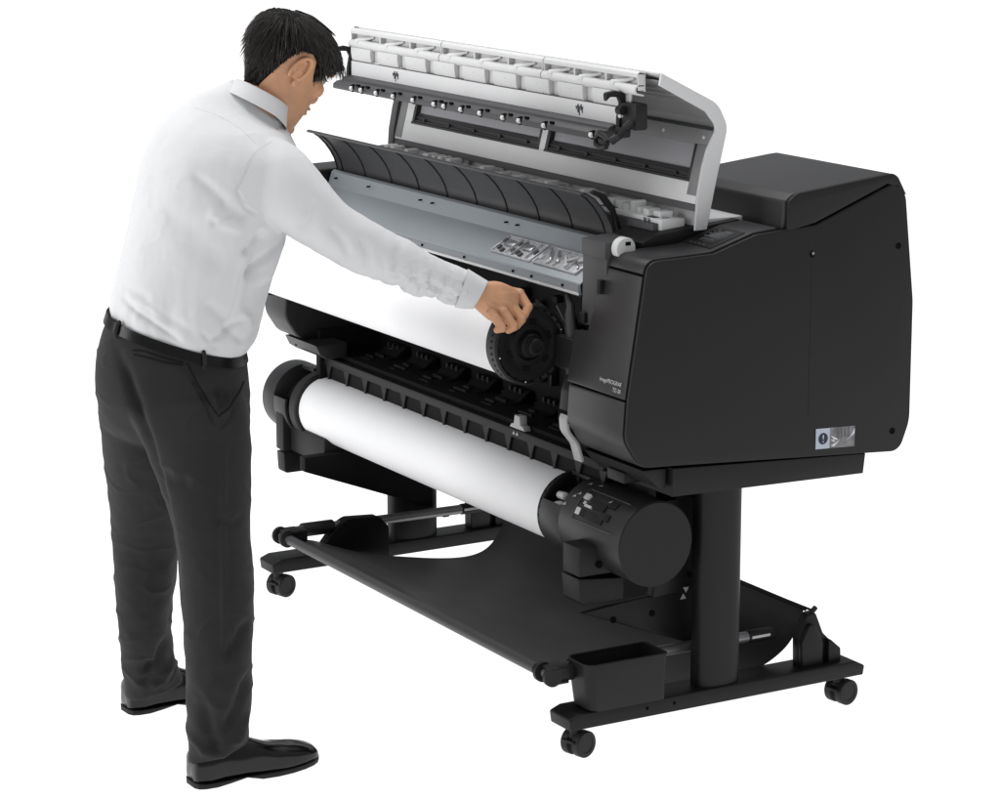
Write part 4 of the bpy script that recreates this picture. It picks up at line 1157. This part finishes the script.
def build_head(bm):
    b2 = bmesh.new(); rows = []; seg = 48
    zs = np.linspace(-.120, .1175, 40)
    zz = [h[0] for h in HP]
    for z in zs:
        f, b, w = head_at(z)
        cy = (f + b) / 2; hy = (f - b) / 2
        # widest point sits a little behind the middle
        row = []
        for k in range(seg):
            t = 2 * math.pi * k / seg; ct, st = math.cos(t), math.sin(t)
            e = 2.25
            x = w * math.copysign(abs(ct) ** (2 / e), ct); y = cy + hy * math.copysign(abs(st) ** (2 / e), st)
            if y > cy: x *= 1 - .10 * ((y - cy) / hy) ** 2
            row.append(b2.verts.new((x, y, z)))
        rows.append(row)
    for a, b in zip(rows, rows[1:]):
        for k in range(seg): b2.faces.new((a[k], a[(k + 1) % seg], b[(k + 1) % seg], b[k]))
    b2.faces.new(rows[0][::-1]); b2.faces.new(rows[-1])
    # nose, lips, brow, cheek: small volumes fused by the remesh
    def blob(p, r, sc=(1, 1, 1), rot=None):
        m = Matrix.Translation(p) @ (rot or Matrix()) @ Matrix.Diagonal((*[r * s for s in sc], 1))
        bmesh.ops.create_uvsphere(b2, u_segments=20, v_segments=14, radius=1, matrix=m)
    tube_pts = [(0, .088, .028), (0, .095, .012), (0, .103, -.008), (0, .106, -.018)]
    for i, p in enumerate(tube_pts): blob(p, [.008, .009, .0105, .011][i], (1, 1, 1.3))
    for s in (-1, 1): blob((s * .011, .096, -.021), .0085)
    blob((0, .095, -.046), .012, (2.0, .75, .55)); blob((0, .094, -.058), .012, (1.7, .75, .6)); blob((0, .084, -.105), .018, (1.1, .75, .8))
    for s in (-1, 1):
        blob((s * .030, .083, .040), .014, (1.7, .7, .6)); blob((s * .040, .066, -.006), .020, (1.1, .9, 1.0))
    # ears
    for s in (-1, 1):
        rot = Matrix.Rotation(s * R_(-22), 4, 'Z') @ Matrix.Rotation(R_(-12), 4, 'X')
        c = Vector((s * .0750, -.024, .004))
        rim = []
        for k in range(19):
            t = R_(-60 + 280 * k / 18)
            rim.append(c + rot.to_3x3() @ Vector((s * .006, -.016 * math.cos(t) * -1 * -1, .030 * math.sin(t))) + Vector((s * .004 * math.sin(t), 0, 0)))
        tube(b2, rim, [.0036 + .001 * math.sin(math.pi * k / 18) for k in range(19)], 8)
        blob(c + Vector((-s * .001, .001, .0)), .016, (.28, .75, 1.5), rot); blob(c + Vector((s * .002, .005, -.030)), .0075, (.6, 1, 1.2)); blob(c + Vector((s * .002, .011, -.006)), .006, (.8, .8, 1.3))
        inner = [c + rot.to_3x3() @ Vector((s * .005, .010 * math.cos(R_(a)) - .001, .017 * math.sin(R_(a)) + .003)) for a in range(60, 250, 20)]
        tube(b2, inner, .0028, 6)
    merge(bm, b2, HEAD_M)

# --- body: one continuous skin
bm = new()
build_head(bm)
hm = HEAD_M
def hv(p): return hm @ Vector(p)
neck_top = hv((0, -.004, -.035)); neck_mid = hv((0, -.012, -.085)); base = Vector(TORSO[-2][0]) + Vector((0, .014, 0))
def nring(c, rx, ry, d):
    d = d.normalized(); a = hm.to_3x3() @ Vector((1, 0, 0)); a = (a - d * a.dot(d)).normalized(); b = d.cross(a)
    return [tuple(c), tuple(a * rx), tuple(b * ry)]
dirn = neck_top - base
nk = [nring(base - dirn.normalized() * .03, .052, .056, dirn), nring(base.lerp(neck_mid, .4), .055, .059, dirn), nring(neck_mid, .054, .057, dirn), nring(neck_top, .052, .056, dirn), nring(hv((0, -.015, .0)), .05, .06, dirn)]
loft(bm, dense(nk, 4), 36, 2.0)
loft(bm, dense(TORSO[1:-3], 2), 32, 2.1, .86)
loft(bm, dense(PELVIS, 2), 32, 2.1, .85)
loft(bm, dense(RLEG[1:], 2), 28, 2.0, .72); loft(bm, dense(LLEG[1:], 2), 28, 2.0, .72)
loft(bm, dense(SLEEVE[:-2], 2), 28, 2.0, .72)
loft(bm, dense(FOREARM, 3), 32, 2.25)
for leg, sx in ((RLEG, -.203), (LLEG, -.712)):
    c = Vector(leg[-1][0]); tube(bm, [c, (sx - .045, c.y - .01, .085), (sx - .045, c.y + .02, .05), (sx - .047, c.y + .13, .035)], [.030, .024, .023, .018], 14)
# left arm hanging at the far side
LA = [(-.66, -.50, 1.27), (-.70, -.53, 1.10), (-.71, -.55, .99), (-.69, -.53, .86), (-.68, -.52, .80)]
tube(bm, LA, [.055, .045, .040, .032, .026], 16)
for i in range(5):
    x = -.66 - .014 * i
    if i < 4: tube(bm, [(-.68, -.52, .80), (x - .0, -.515 + .008 * i, .75), (x, -.505 + .008 * i, .70), (x + .01, -.495 + .006 * i, .665 + .008 * abs(i - 1.5))], [.016, .012, .0085, .006], 10)
    else: tube(bm, [(-.675, -.50, .79), (-.66, -.47, .755), (-.665, -.46, .72)], [.014, .010, .007], 10)
# hand: palm pads, then five fingers rooted in the palm
for fg_ in FINGERS:
    pts = [Vector(p[:3]) for p in fg_]; rad = [p[3] for p in fg_]
    dn = []; dr = []
    for i in range(len(pts) - 1):
        for k in range(5):
            t = k / 5; dn.append(pts[i].lerp(pts[i + 1], t)); dr.append(rad[i] * (1 - t) + rad[i + 1] * t)
    dn.append(pts[-1]); dr.append(rad[-1])
    b2 = bmesh.new(); tube(b2, dn, dr, 14)
    bmesh.ops.create_uvsphere(b2, u_segments=14, v_segments=10, radius=rad[-1], matrix=Matrix.Translation(pts[-1]))
    for i in range(1, len(pts) - 1): bmesh.ops.create_uvsphere(b2, u_segments=14, v_segments=10, radius=rad[i] * (1.06 if i == 1 else 1.03), matrix=Matrix.Translation(pts[i]))
    merge(bm, b2)
loft(bm, dense([FOREARM[4], FOREARM[6], [tuple(Vector(FINGERS[1][2][:3]).lerp(Vector(FINGERS[2][2][:3]), .5) + Vector((-.020, -.003, .008))), tuple(Vector(FOREARM[6][1]) * .5), tuple(Vector(FOREARM[6][2]) * .5)]], 4), 24, 2.1)
body_me = remesh(bm, .0017, 2)
co, no = verts_normals(body_me)
# eye sockets pressed in and tendons over the back of the hand
inv = hm.inverted()
Mi = np.array(inv); loc = co @ Mi[:3, :3].T + Mi[:3, 3]
d = np.zeros(len(co))
for s in (-1, 1):
    d -= .006 * np.exp(-(((loc[:, 0] - s * .031) / .016) ** 2 + ((loc[:, 2] - .020) / .011) ** 2)) * (loc[:, 1] > .05)
d -= .0028 * np.exp(-((loc[:, 2] + .052) / .0022) ** 2) * np.exp(-(loc[:, 0] / .022) ** 2) * (loc[:, 1] > .06)
hand = (co[:, 0] > -.30) & (co[:, 1] > -.12) & (co[:, 2] > .86) & (co[:, 2] < 1.02)
wr = Vector(FOREARM[2][0])
for fg_ in FINGERS[:4]:
    a = np.array(wr); b = np.array(fg_[1][:3]); ab = b - a
    t = np.clip(((co - a) @ ab) / (ab @ ab), 0, 1); perp = co - (a + t[:, None] * ab); dd = np.linalg.norm(perp, axis=1)
    lat = np.abs(perp @ np.cross(ab / np.linalg.norm(ab), np.array([.86, -.51, .2])))
    d += np.where(hand & (t > .3) & (t < 1), .0012 * np.exp(-(lat / .004) ** 2), 0)
set_verts(body_me, co + no * d[:, None])
man = link_mesh('person', body_me, MP['skin'], None, 180)
man['label'] = 'man in white shirt and dark trousers leaning forward to grip the upper roll'
man['category'] = 'person'
def child(name, me, m, sm=180): return link_mesh(name, me, m, man, sm)

# eyes, lips, brows
for s in (-1, 1):
    bm = new(); bmesh.ops.create_uvsphere(bm, u_segments=20, v_segments=14, radius=.0115, matrix=Matrix.Translation(hv((s * .031, .0755, .020))))
    e = link('eye', bm, MP['eye'], man, 180)
    bm = new(); bmesh.ops.create_uvsphere(bm, u_segments=16, v_segments=10, radius=.0058, matrix=Matrix.Translation(hv((s * .031, .0820, .017)))); link('iris', bm, MP['iris'], e, 180)
    bm = new()
    tube(bm, [hv((s * (.017 + .007 * k), .0885 - .0028 * k - .001 * abs(k - 2), .0245 + .002 * math.sin(k * .8))) for k in range(5)], .0016, 6)
    for k in range(14):
        p = hv((s * (.018 + .0022 * k), .088 - .0010 * k, .0235)); tube(bm, [p, p + hm.to_3x3() @ Vector((s * .002, .004, -.001)), p + hm.to_3x3() @ Vector((s * .004, .0075, .0))], [.0006, .0005, .0002], 4)
    link('eyelashes', bm, MP['hair'], man, 180)
    bm = new(); rr = random.Random(4)
    for k in range(70):
        t = rr.random(); p = hv((s * (.014 + .036 * t), .0985 - .018 * t * t, .0405 + .006 * math.sin(t * 2.6) + rr.uniform(-.003, .003)))
        tube(bm, [p, p + hm.to_3x3() @ Vector((s * .007, -.001, .001))], [.0009, .0003], 4)
    link('eyebrow', bm, MP['hair'], man, 180)
bm = new()
for z, w in ((-.0485, .021), (-.0565, .018)):
    tube(bm, [hv((w * (k / 4 - 1), .1015 - .010 * (k / 4 - 1) ** 2, z + .001 * abs(k - 4))) for k in range(9)], [.0012 + .0032 * math.sin(math.pi * k / 8) for k in range(9)], 8)
link('lips', bm, MP['lip'], man, 180)

# --- hair: a close cap and several thousand combed strands, one mesh
def hairline(th):
    """lowest height of the hair at angle th (0 = right ear, 90 = face, 270 = nape)"""
    a = math.degrees(th) % 360
    if a > 180 and a < 270: a2 = 540 - a if a > 270 else a
    aa = a if a <= 90 else (180 - a if a <= 180 else (a - 360 if a > 270 else 180 - a))     # fold left on right: -90 nape .. 90 face
    return np.interp(aa, [-90, -66, -48, -32, -19, -4, 5, 14, 30, 48, 90], [-.096, -.066, -.024, .014, .041, .047, .036, -.002, .016, .054, .066])
def scalp(th, z, grow):
    f, b, w = head_at(z, grow); cy = (f + b) / 2; hy = (f - b) / 2
    ct, st = math.cos(th), math.sin(th); e = 2.25
    x = w * math.copysign(abs(ct) ** (2 / e), ct); y = cy + hy * math.copysign(abs(st) ** (2 / e), st)
    if y > cy: x *= 1 - .10 * ((y - cy) / hy) ** 2
    return Vector((x, y, z))
bm = new(); seg = 96; rows = []
for j in range(26):
    row = []
    for k in range(seg):
        th = 2 * math.pi * k / seg; z0 = hairline(th); t = j / 25
        z = z0 + (.1165 - z0) * t
        g = .0005 + .0070 * min(1, t * 2.4) + .005 * max(0, t - .3)
        row.append(bm.verts.new(hv(scalp(th, z, g))))
    rows.append(row)
for a, b in zip(rows, rows[1:]):
    for k in range(seg): bm.faces.new((a[k], a[(k + 1) % seg], b[(k + 1) % seg], b[k]))
for sc_, dz in ((.75, .0035), (.45, .006), (.18, .007)):
    cen = Vector((0, -.008, .1165)); row = []
    for k in range(seg):
        q = scalp(2 * math.pi * k / seg, .1165, .0140); row.append(bm.verts.new(hv(cen + (q - cen) * sc_ + Vector((0, 0, dz)))))
    for k in range(seg): bm.faces.new((rows[-1][k], rows[-1][(k + 1) % seg], row[(k + 1) % seg], row[k]))
    rows.append(row)
bm.faces.new(rows[-1])
hair_v = []; hair_f = []
rr = random.Random(31)
whorl = Vector((.012, -.070, .098))
def strand(p, dr, n, step, lift, wid, curl):
    pts = [p.copy()]
    for i in range(n):
        dr = (dr + Vector((rr.uniform(-1, 1), rr.uniform(-1, 1), rr.uniform(-1, 1))) * curl + Vector((0, .02, -.10))).normalized()
        q = pts[-1] + dr * step
        # keep outside the scalp
        f, b, w = head_at(min(max(q.z, -.118), .116), lift * min(1, .35 + i / n))
        cy = (f + b) / 2; hy = (f - b) / 2
        k = math.hypot(q.x / w, (q.y - cy) / hy)
        topz = .117 + lift * .8
        if q.z > .085: k = max(k, 0)
        if k < 1 and q.z < .112:
            s = 1 / max(k, .2); q = Vector((q.x * s, cy + (q.y - cy) * s, q.z)) if k > .55 else q
        pts.append(q)
    return pts
def add_strand(pts, wid):
    base_i = len(hair_v)
    n = len(pts)
    for i, p in enumerate(pts):
        t = (pts[min(i + 1, n - 1)] - pts[max(i - 1, 0)])
        if t.length < 1e-6: t = Vector((0, 1, 0))
        t.normalize()
        out = Vector((p.x, p.y + .005, p.z * .9)).normalized(); side = t.cross(out)
        if side.length < 1e-5: side = Vector((1, 0, 0))
        side.normalize(); w = wid * (1 - (i / (n - 1)) ** 2 * .85)
        hair_v.extend([hv(p + side * w), hv(p - side * w), hv(p + out * w * .9)])
    for i in range(n - 1):
        a = base_i + i * 3; b = a + 3
        hair_f.extend([(a, a + 2, b + 2, b), (a + 2, a + 1, b + 1, b + 2), (a + 1, a, b, b + 1)])
for i in range(5200):
    th = rr.uniform(0, 2 * math.pi); z0 = hairline(th)
    z = z0 + (.116 - z0) * rr.random() ** .8
    h = (z - z0) / (.116 - z0)
    g = .001 + .0085 * min(1, h * 2.4)
    p = scalp(th, z, g)
    away = (p - whorl); nrm = Vector((p.x, p.y, p.z)).normalized(); away = (away - nrm * away.dot(nrm)).normalized()
    front = max(0, p.y / .09)
    dr = (away + Vector((0, .30, -.30 * (1 - max(0, p.z) / .12))) + nrm * .12).normalized()
    L = (.012 + .026 * min(1, h * 1.6)) * rr.uniform(.7, 1.2)
    if p.y < .03: L = min(L, .005 + .055 * h)
    n = 6
    add_strand(strand(p, dr, n, L / n, g + .0025, 0, .09), rr.uniform(.0006, .0012))
for i in range(900):
    a = rr.uniform(0, 2 * math.pi); r = rr.random() ** .5
    f, b, w = head_at(.1165, .016); p = Vector((w * r * math.cos(a), (f + b) / 2 + (f - b) / 2 * r * math.sin(a), .1185 + .0085 * (1 - r)))
    dr = Vector((rr.uniform(-.35, .35), .9, .12))
    pts = [p]
    for k in range(6):
        dr = (dr + Vector((rr.uniform(-1, 1), rr.uniform(-1, 1), 0)) * .1 + Vector((0, 0, -.07))).normalized(); pts.append(pts[-1] + dr * .006)
    add_strand(pts, rr.uniform(.0007, .0014))
# longer locks of the fringe hanging over the brow
for i in range(420):
    th = R_(rr.uniform(28, 152)); z = rr.uniform(.066, .105); p = scalp(th, z, .010)
    dr = (Vector((p.x * 2.5, .9, -.35))).normalized()
    add_strand(strand(p, dr, 8, rr.uniform(.0038, .0070), .011, 0, .10), rr.uniform(.0006, .0013))
# broad tufts that break the outline
for i in range(240):
    th = rr.uniform(0, 2 * math.pi); z0 = hairline(th); z = z0 + (.116 - z0) * rr.uniform(.35, 1)
    p = scalp(th, z, .010); away = (p - whorl); nrm = p.normalized(); away = (away - nrm * away.dot(nrm)).normalized()
    add_strand(strand(p, (away + nrm * .25 + Vector((0, .3, -.1))).normalized(), 6, .0055, .0125, 0, .08), rr.uniform(.0016, .0030))
for f in bm.faces: f.material_index = 1
me = bpy.data.meshes.new('hs'); me.from_pydata([tuple(v) for v in hair_v], [], hair_f)
bm.from_mesh(me); bpy.data.meshes.remove(me)
link('hair', bm, [MP['hair'], MP['hair_base']], man, 60, False)

# --- shirt
bm = new()
loft(bm, dense(TORSO, 4), 64, 2.25)
loft(bm, dense(SLEEVE, 4), 48, 2.1)
tube(bm, LA[:4] + [(-.685, -.525, .84)], [.083, .072, .066, .052, .045], 24)
tube(bm, [Vector(TORSO[8][0]) + Vector((-.10, .02, -.01)), LA[0], (-.69, -.52, 1.18)], [.10, .088, .080], 24)
sme = remesh(bm, .0030, 18)
co, no = verts_normals(sme)
d = 1.2 * folds(co, no, SHIRT_FOLDS)
d += .0045 * nz(co, (7, 7, 5), 1) + .0012 * nz(co, (22, 22, 12), 2)
# thin crisp creases: ridges of a slow noise, only in patches
rdg = 1 - np.abs(nz(co, (9, 9, 15), 17, 2)) * 3.2
patch = np.clip(nz(co, (4, 4, 4), 23, 2) * 2 + .45, 0, 1)
d += .0013 * np.clip(rdg, 0, 1) ** 2 * patch
# crumpled underside of the lower sleeve
e0 = np.array(SLEEVE[5][0]); e1 = np.array(SLEEVE[-1][0]); ab = e1 - e0
t = ((co - e0) @ ab) / (ab @ ab); arm = np.clip(t * 2.5 + .5, 0, 1) * (np.linalg.norm(co - (e0 + np.clip(t, 0, 1)[:, None] * ab), axis=1) < .085) * (co[:, 0] > -.4)
under = np.clip(-no[:, 2] * 1.4 + .55, 0, 1) * np.clip(t * 2.2 - .1, 0, 1)
w = nz(co, (30, 34, 44), 5, 4)
d += arm * (.0016 * nz(co, (16, 28, 20), 8, 3) + under * np.maximum(.0125 * (w - .25 * np.abs(w)), -.0055))
# gathers above the belt
gath = np.exp(-((co[:, 2] - (.958 + .0 * co[:, 0])) / .05) ** 2) * (co[:, 1] < -.45)
d += gath * .0035 * nz(co, (30, 30, 6), 9, 2)
set_verts(sme, co + no * d[:, None])
shirt = child('shirt', sme, MP['shirt'])
sbvh = BVHTree.FromPolygons([tuple(v.co) for v in sme.vertices], [tuple(p.vertices) for p in sme.polygons])
for ln in SHIRT_SEAMS:
    q = []
    P_ = [Vector(p) for p in ln]
    for a, b_ in zip(P_, P_[1:]):
        for k in range(8):
            p = a.lerp(b_, k / 8); dd = Vector((.8443, -.4914, .2139)); hit = sbvh.ray_cast(p + dd * .6, -dd)
            if hit[0]: q.append(hit[0] - hit[1] * .0004)
    if len(q) > 3: bm = new(); tube(bm, q, .0013, 6); link('shirt_seam', bm, MP['shirt'], shirt, 60)
# cuff band
bm = new(); cr = dense(CUFF, 4)
rows = loft(bm, cr, 48, 2.2, 1.012, False)
inner_ = loft(bm, cr[::-1], 48, 2.2, .96, False)
for ra, rb_ in ((rows[-1], inner_[0]), (inner_[-1], rows[0])):
    for k in range(48): bm.faces.new((ra[k], ra[(k + 1) % 48], rb_[(k + 1) % 48], rb_[k]))
cuff = link('cuff', bm, MP['shirt'], shirt, 60)
# collar: a folded band round the neck
bm = new()
nd = (Vector(neck_mid) - base).normalized()
ax = hm.to_3x3() @ Vector((1, 0, 0)); ax = Vector((ax.x, ax.y, 0)); 
def cring(c, rx, ry, nrm, tilt=0):
    n_ = nrm.normalized(); a = (ax - n_ * ax.dot(n_)).normalized(); b = n_.cross(a)
    return c, a, b, rx, ry
C_T = base
prof = COLLAR_PROFILE
rows = []
N = 72
nup = COLLAR_N.normalized()
ca = (ax - nup * ax.dot(nup)).normalized(); cb = nup.cross(ca)          # to the man's right, forward or back
for (h, g) in prof:
    row = []
    for k in range(N + 1):
        th = R_(-75 + (330) * k / N + 0)         # open at the throat
        th = R_(COL_OPEN / 2 + (360 - COL_OPEN) * k / N)
        # angle 0 = throat (forward)
        fwd = -cb if cb.dot(hm.to_3x3() @ Vector((0, 1, 0))) < 0 else cb
        front = max(0, math.cos(th))
        p = COLLAR_C + ca * math.sin(th) * (COL_RX + g) + fwd * math.cos(th) * (COL_RY + g) + nup * (h - .012 * front * (1 if h < .02 else .2))
        row.append(bm.verts.new(p))
    rows.append(row)
for a, b in zip(rows, rows[1:]):
    for k in range(N): bm.faces.new((a[k], a[k + 1], b[k + 1], b[k]))
link('collar', bm, MP['shirt'], shirt, 50)

# --- trousers
bm = new()
loft(bm, dense(PELVIS, 4), 64, 2.3); loft(bm, dense(RLEG, 4), 56, 2.25); loft(bm, dense(LLEG, 4), 56, 2.25)
tme = remesh(bm, .0036, 30)
co, no = verts_normals(tme)
d = 1.5 * folds(co, no, TROUSER_FOLDS)
low = np.clip((.45 - co[:, 2]) / .4, 0, 1)
d += (.0022 + .003 * low) * nz(co, (9, 9, 7), 12) + (.0008 + .0013 * low) * nz(co, (20, 20, 34), 14, 2)
rdg = np.clip(1 - np.abs(nz(co, (7, 7, 11), 37, 2)) * 3.5, 0, 1) ** 2
d += (.0016 + .0022 * low) * rdg
set_verts(tme, co + no * d[:, None])
tr = child('trousers', tme, MP['trousers'])
bvh = BVHTree.FromPolygons([tuple(v.co) for v in tme.vertices], [tuple(p.vertices) for p in tme.polygons])
def lay(pts, off=.0006):
    out = []
    P_ = [Vector(p) for p in pts]
    for a, b in zip(P_, P_[1:]):
        for k in range(8):
            p = a.lerp(b, k / 8); dd = Vector((.8443, -.4914, .2139))
            hit = bvh.ray_cast(p + dd * .6, -dd)
            if hit[0]: out.append(hit[0] + hit[1] * off)
    return out
for ln in POCKET_LINES:
    bm = new(); q = lay(ln)
    if len(q) > 3: tube(bm, q, .0016, 6); link('pocket_seam', bm, MP['seam'], tr, 60)
# belt with three loops in view
bm = new()
rows = []
for (c, u, v), g in (((BELT[0]), 1.0), (BELT[1], 1.0)):
    pass
rows = loft(bm, dense(BELT, 2), 72, 2.3, 1.03, False)
bmesh.ops.solidify(bm, geom=bm.faces[:], thickness=.003)
belt = link('belt', bm, MP['belt'], man, 60)
for th in BELT_LOOPS:
    bm = new(); c0, u0, v0 = [Vector(q) for q in BELT[0]]; c1, u1, v1 = [Vector(q) for q in BELT[-1]]
    pp = []
    for t in (-.25, .1, .5, .9, 1.35):
        c, u, v = c0.lerp(c1, t), u0.lerp(u1, t), v0.lerp(v1, t); ct, st = math.cos(R_(th)), math.sin(R_(th))
        s = 1.055 if -.1 < t < 1.1 else 1.02
        pp.append(c + (u * math.copysign(abs(ct) ** (2 / 2.3), ct) + v * math.copysign(abs(st) ** (2 / 2.3), st)) * s)
    tube(bm, pp, .0042, 8); link('belt_loop', bm, MP['trousers'], tr, 60)

# --- shoes
def shoe(heel, toe, m):
    heel = Vector(heel); toe = Vector(toe); ln = (toe - heel).length; fwd = (toe - heel).normalized(); rt = fwd.cross(Vector((0, 0, 1)))
    T = Matrix((( rt.x, fwd.x, 0, heel.x), (rt.y, fwd.y, 0, heel.y), (0, 0, 1, 0), (0, 0, 0, 1)))
    # along the length: t, half width, sole lift, height
    st = [(0.0, .018, .004, .050), (.012, .031, .003, .076), (.06, .038, .002, .090), (.15, .040, .002, .096), (.26, .039, .003, .098), (.38, .040, .004, .090), (.50, .044, .003, .076),
          (.62, .047, .002, .065), (.74, .048, .003, .058), (.84, .046, .005, .053), (.92, .040, .007, .047), (.965, .031, .009, .041), (.99, .020, .011, .034), (1.0, .008, .014, .027)]
    bm = new(); rows = []; seg = 28
    for t, w, lo, hi in st:
        row = []
        for k in range(seg):
            a = 2 * math.pi * k / seg; ca_, sa = math.cos(a), math.sin(a)
            x = w * math.copysign(abs(ca_) ** .75, ca_)
            zc = lo + .012 + (hi - lo - .012) * .42
            z = zc + (hi - zc) * (abs(sa) ** .8) if sa > 0 else zc - (zc - lo - .009) * (abs(sa) ** .22)
            if sa > 0: x *= 1 - .40 * (max(0, z - .05) / .06 if t < .45 else 0)
            row.append(bm.verts.new((x, t * ln, z)))
        rows.append(row)
    for a, b in zip(rows, rows[1:]):
        for k in range(seg): bm.faces.new((a[k], a[(k + 1) % seg], b[(k + 1) % seg], b[k]))
    bm.faces.new(rows[0][::-1]); bm.faces.new(rows[-1])
    bmesh.ops.recalc_face_normals(bm, faces=bm.faces[:])
    bmesh.ops.subdivide_edges(bm, edges=bm.edges[:], cuts=1, use_grid_fill=True, smooth=.4)
    for v in bm.verts:
        t = v.co.y / ln
        v.co.z += .0018 * math.exp(-((t - .50) / .02) ** 2) * (v.co.z > .03) - .002 * math.exp(-((t - .60) / .02) ** 2) * (v.co.z > .03) + .0025 * math.exp(-((t - .43) / .015) ** 2) * (v.co.z > .04)
        v.co += v.normal * .0015 * noise.noise(v.co * 40)
    bm.transform(T)
    s = link('shoe', bm, MP['shoe'], man, 60)
    bm = new(); tube(bm, [T @ Vector((0, .062, .05)), T @ Vector((0, .060, .09)), T @ Vector((0, .055, .15))], [.032, .034, .040], 24); link('sock', bm, MP['belt'], man, 60)
    # welted sole with a heel block
    bm = new()
    up_ = [Vector((w + .0018, t * ln)) for t, w, lo, hi in st]; dn_ = [Vector((-w - .0018, t * ln)) for t, w, lo, hi in st][::-1]
    up_[0].y -= .002; dn_[-1].y -= .002; up_[-1].y += .002; dn_[0].y += .002
    pts = up_ + dn_
    b2 = bmesh.new()
    lo_ = []; hi_ = []
    for p in pts:
        t = p.y / ln; l = .010 * max(0, (t - .62) / .38) ** 1.5
        arch = .012 * math.exp(-((t - .34) / .07) ** 2)
        lo_.append(b2.verts.new((p.x * .96, p.y, .0005 + l + arch))); hi_.append(b2.verts.new((p.x, p.y, .0120 + l)))
    n = len(pts)
    for k in range(n): b2.faces.new((lo_[k], lo_[(k + 1) % n], hi_[(k + 1) % n], hi_[k]))
    b2.faces.new(lo_[::-1]); b2.faces.new(hi_)
    bmesh.ops.recalc_face_normals(b2, faces=b2.faces[:]); bevel(b2, b2.verts[:], .002, 2)
    merge(bm, b2, T)
    link('sole', bm, MP['sole'], s, 40)
    return s
shoe((-.246, -.772, 0), (-.250, -.482, 0), None)
shoe((-.752, -.708, 0), (-.765, -.418, 0), None)

# ------------------------------------------------------------------ light, camera
w = bpy.data.worlds.new('World'); sc.world = w; w.use_nodes = True
nt = w.node_tree; bg = nt.nodes['Background']
tc_ = nt.nodes.new('ShaderNodeTexCoord'); sx = nt.nodes.new('ShaderNodeSeparateXYZ'); nt.links.new(tc_.outputs['Generated'], sx.inputs[0])
mr = nt.nodes.new('ShaderNodeMapRange'); mr.inputs['From Min'].default_value = -.1; mr.inputs['From Max'].default_value = .9
mr.inputs['To Min'].default_value = WORLD[0]; mr.inputs['To Max'].default_value = WORLD[1]
nt.links.new(sx.outputs['Z'], mr.inputs['Value'])
nt.links.new(mr.outputs['Result'], bg.inputs['Strength']); bg.inputs['Color'].default_value = (.97, .985, 1, 1)

def area(name, loc, target, size, power, col=(1, 1, 1)):
    l = bpy.data.lights.new(name, 'AREA'); l.shape = 'RECTANGLE'; l.size = size[0]; l.size_y = size[1]; l.energy = power; l.color = col
    o = bpy.data.objects.new(name, l); COL.objects.link(o); o.location = loc
    o.rotation_euler = (Vector(target) - Vector(loc)).to_track_quat('-Z', 'Y').to_euler()
    return o
for a in LAMPS: area(*a)

cam = bpy.data.cameras.new('camera'); cam.sensor_width = 36; cam.lens = 2740 / 1000 * 36; cam.clip_end = 1000
co_ = bpy.data.objects.new('camera', cam); COL.objects.link(co_); sc.camera = co_
f_ = Vector(CAM_FWD); r_ = Vector(CAM_RIGHT); u_ = Vector(CAM_UP)
co_.matrix_world = Matrix(((r_.x, u_.x, -f_.x, CAM_POS[0]), (r_.y, u_.y, -f_.y, CAM_POS[1]), (r_.z, u_.z, -f_.z, CAM_POS[2]), (0, 0, 0, 1)))
sc.view_settings.view_transform = 'Standard'; sc.view_settings.look = 'None'; sc.view_settings.exposure = 0; sc.view_settings.gamma = 1
sc.cycles.max_bounces = 8
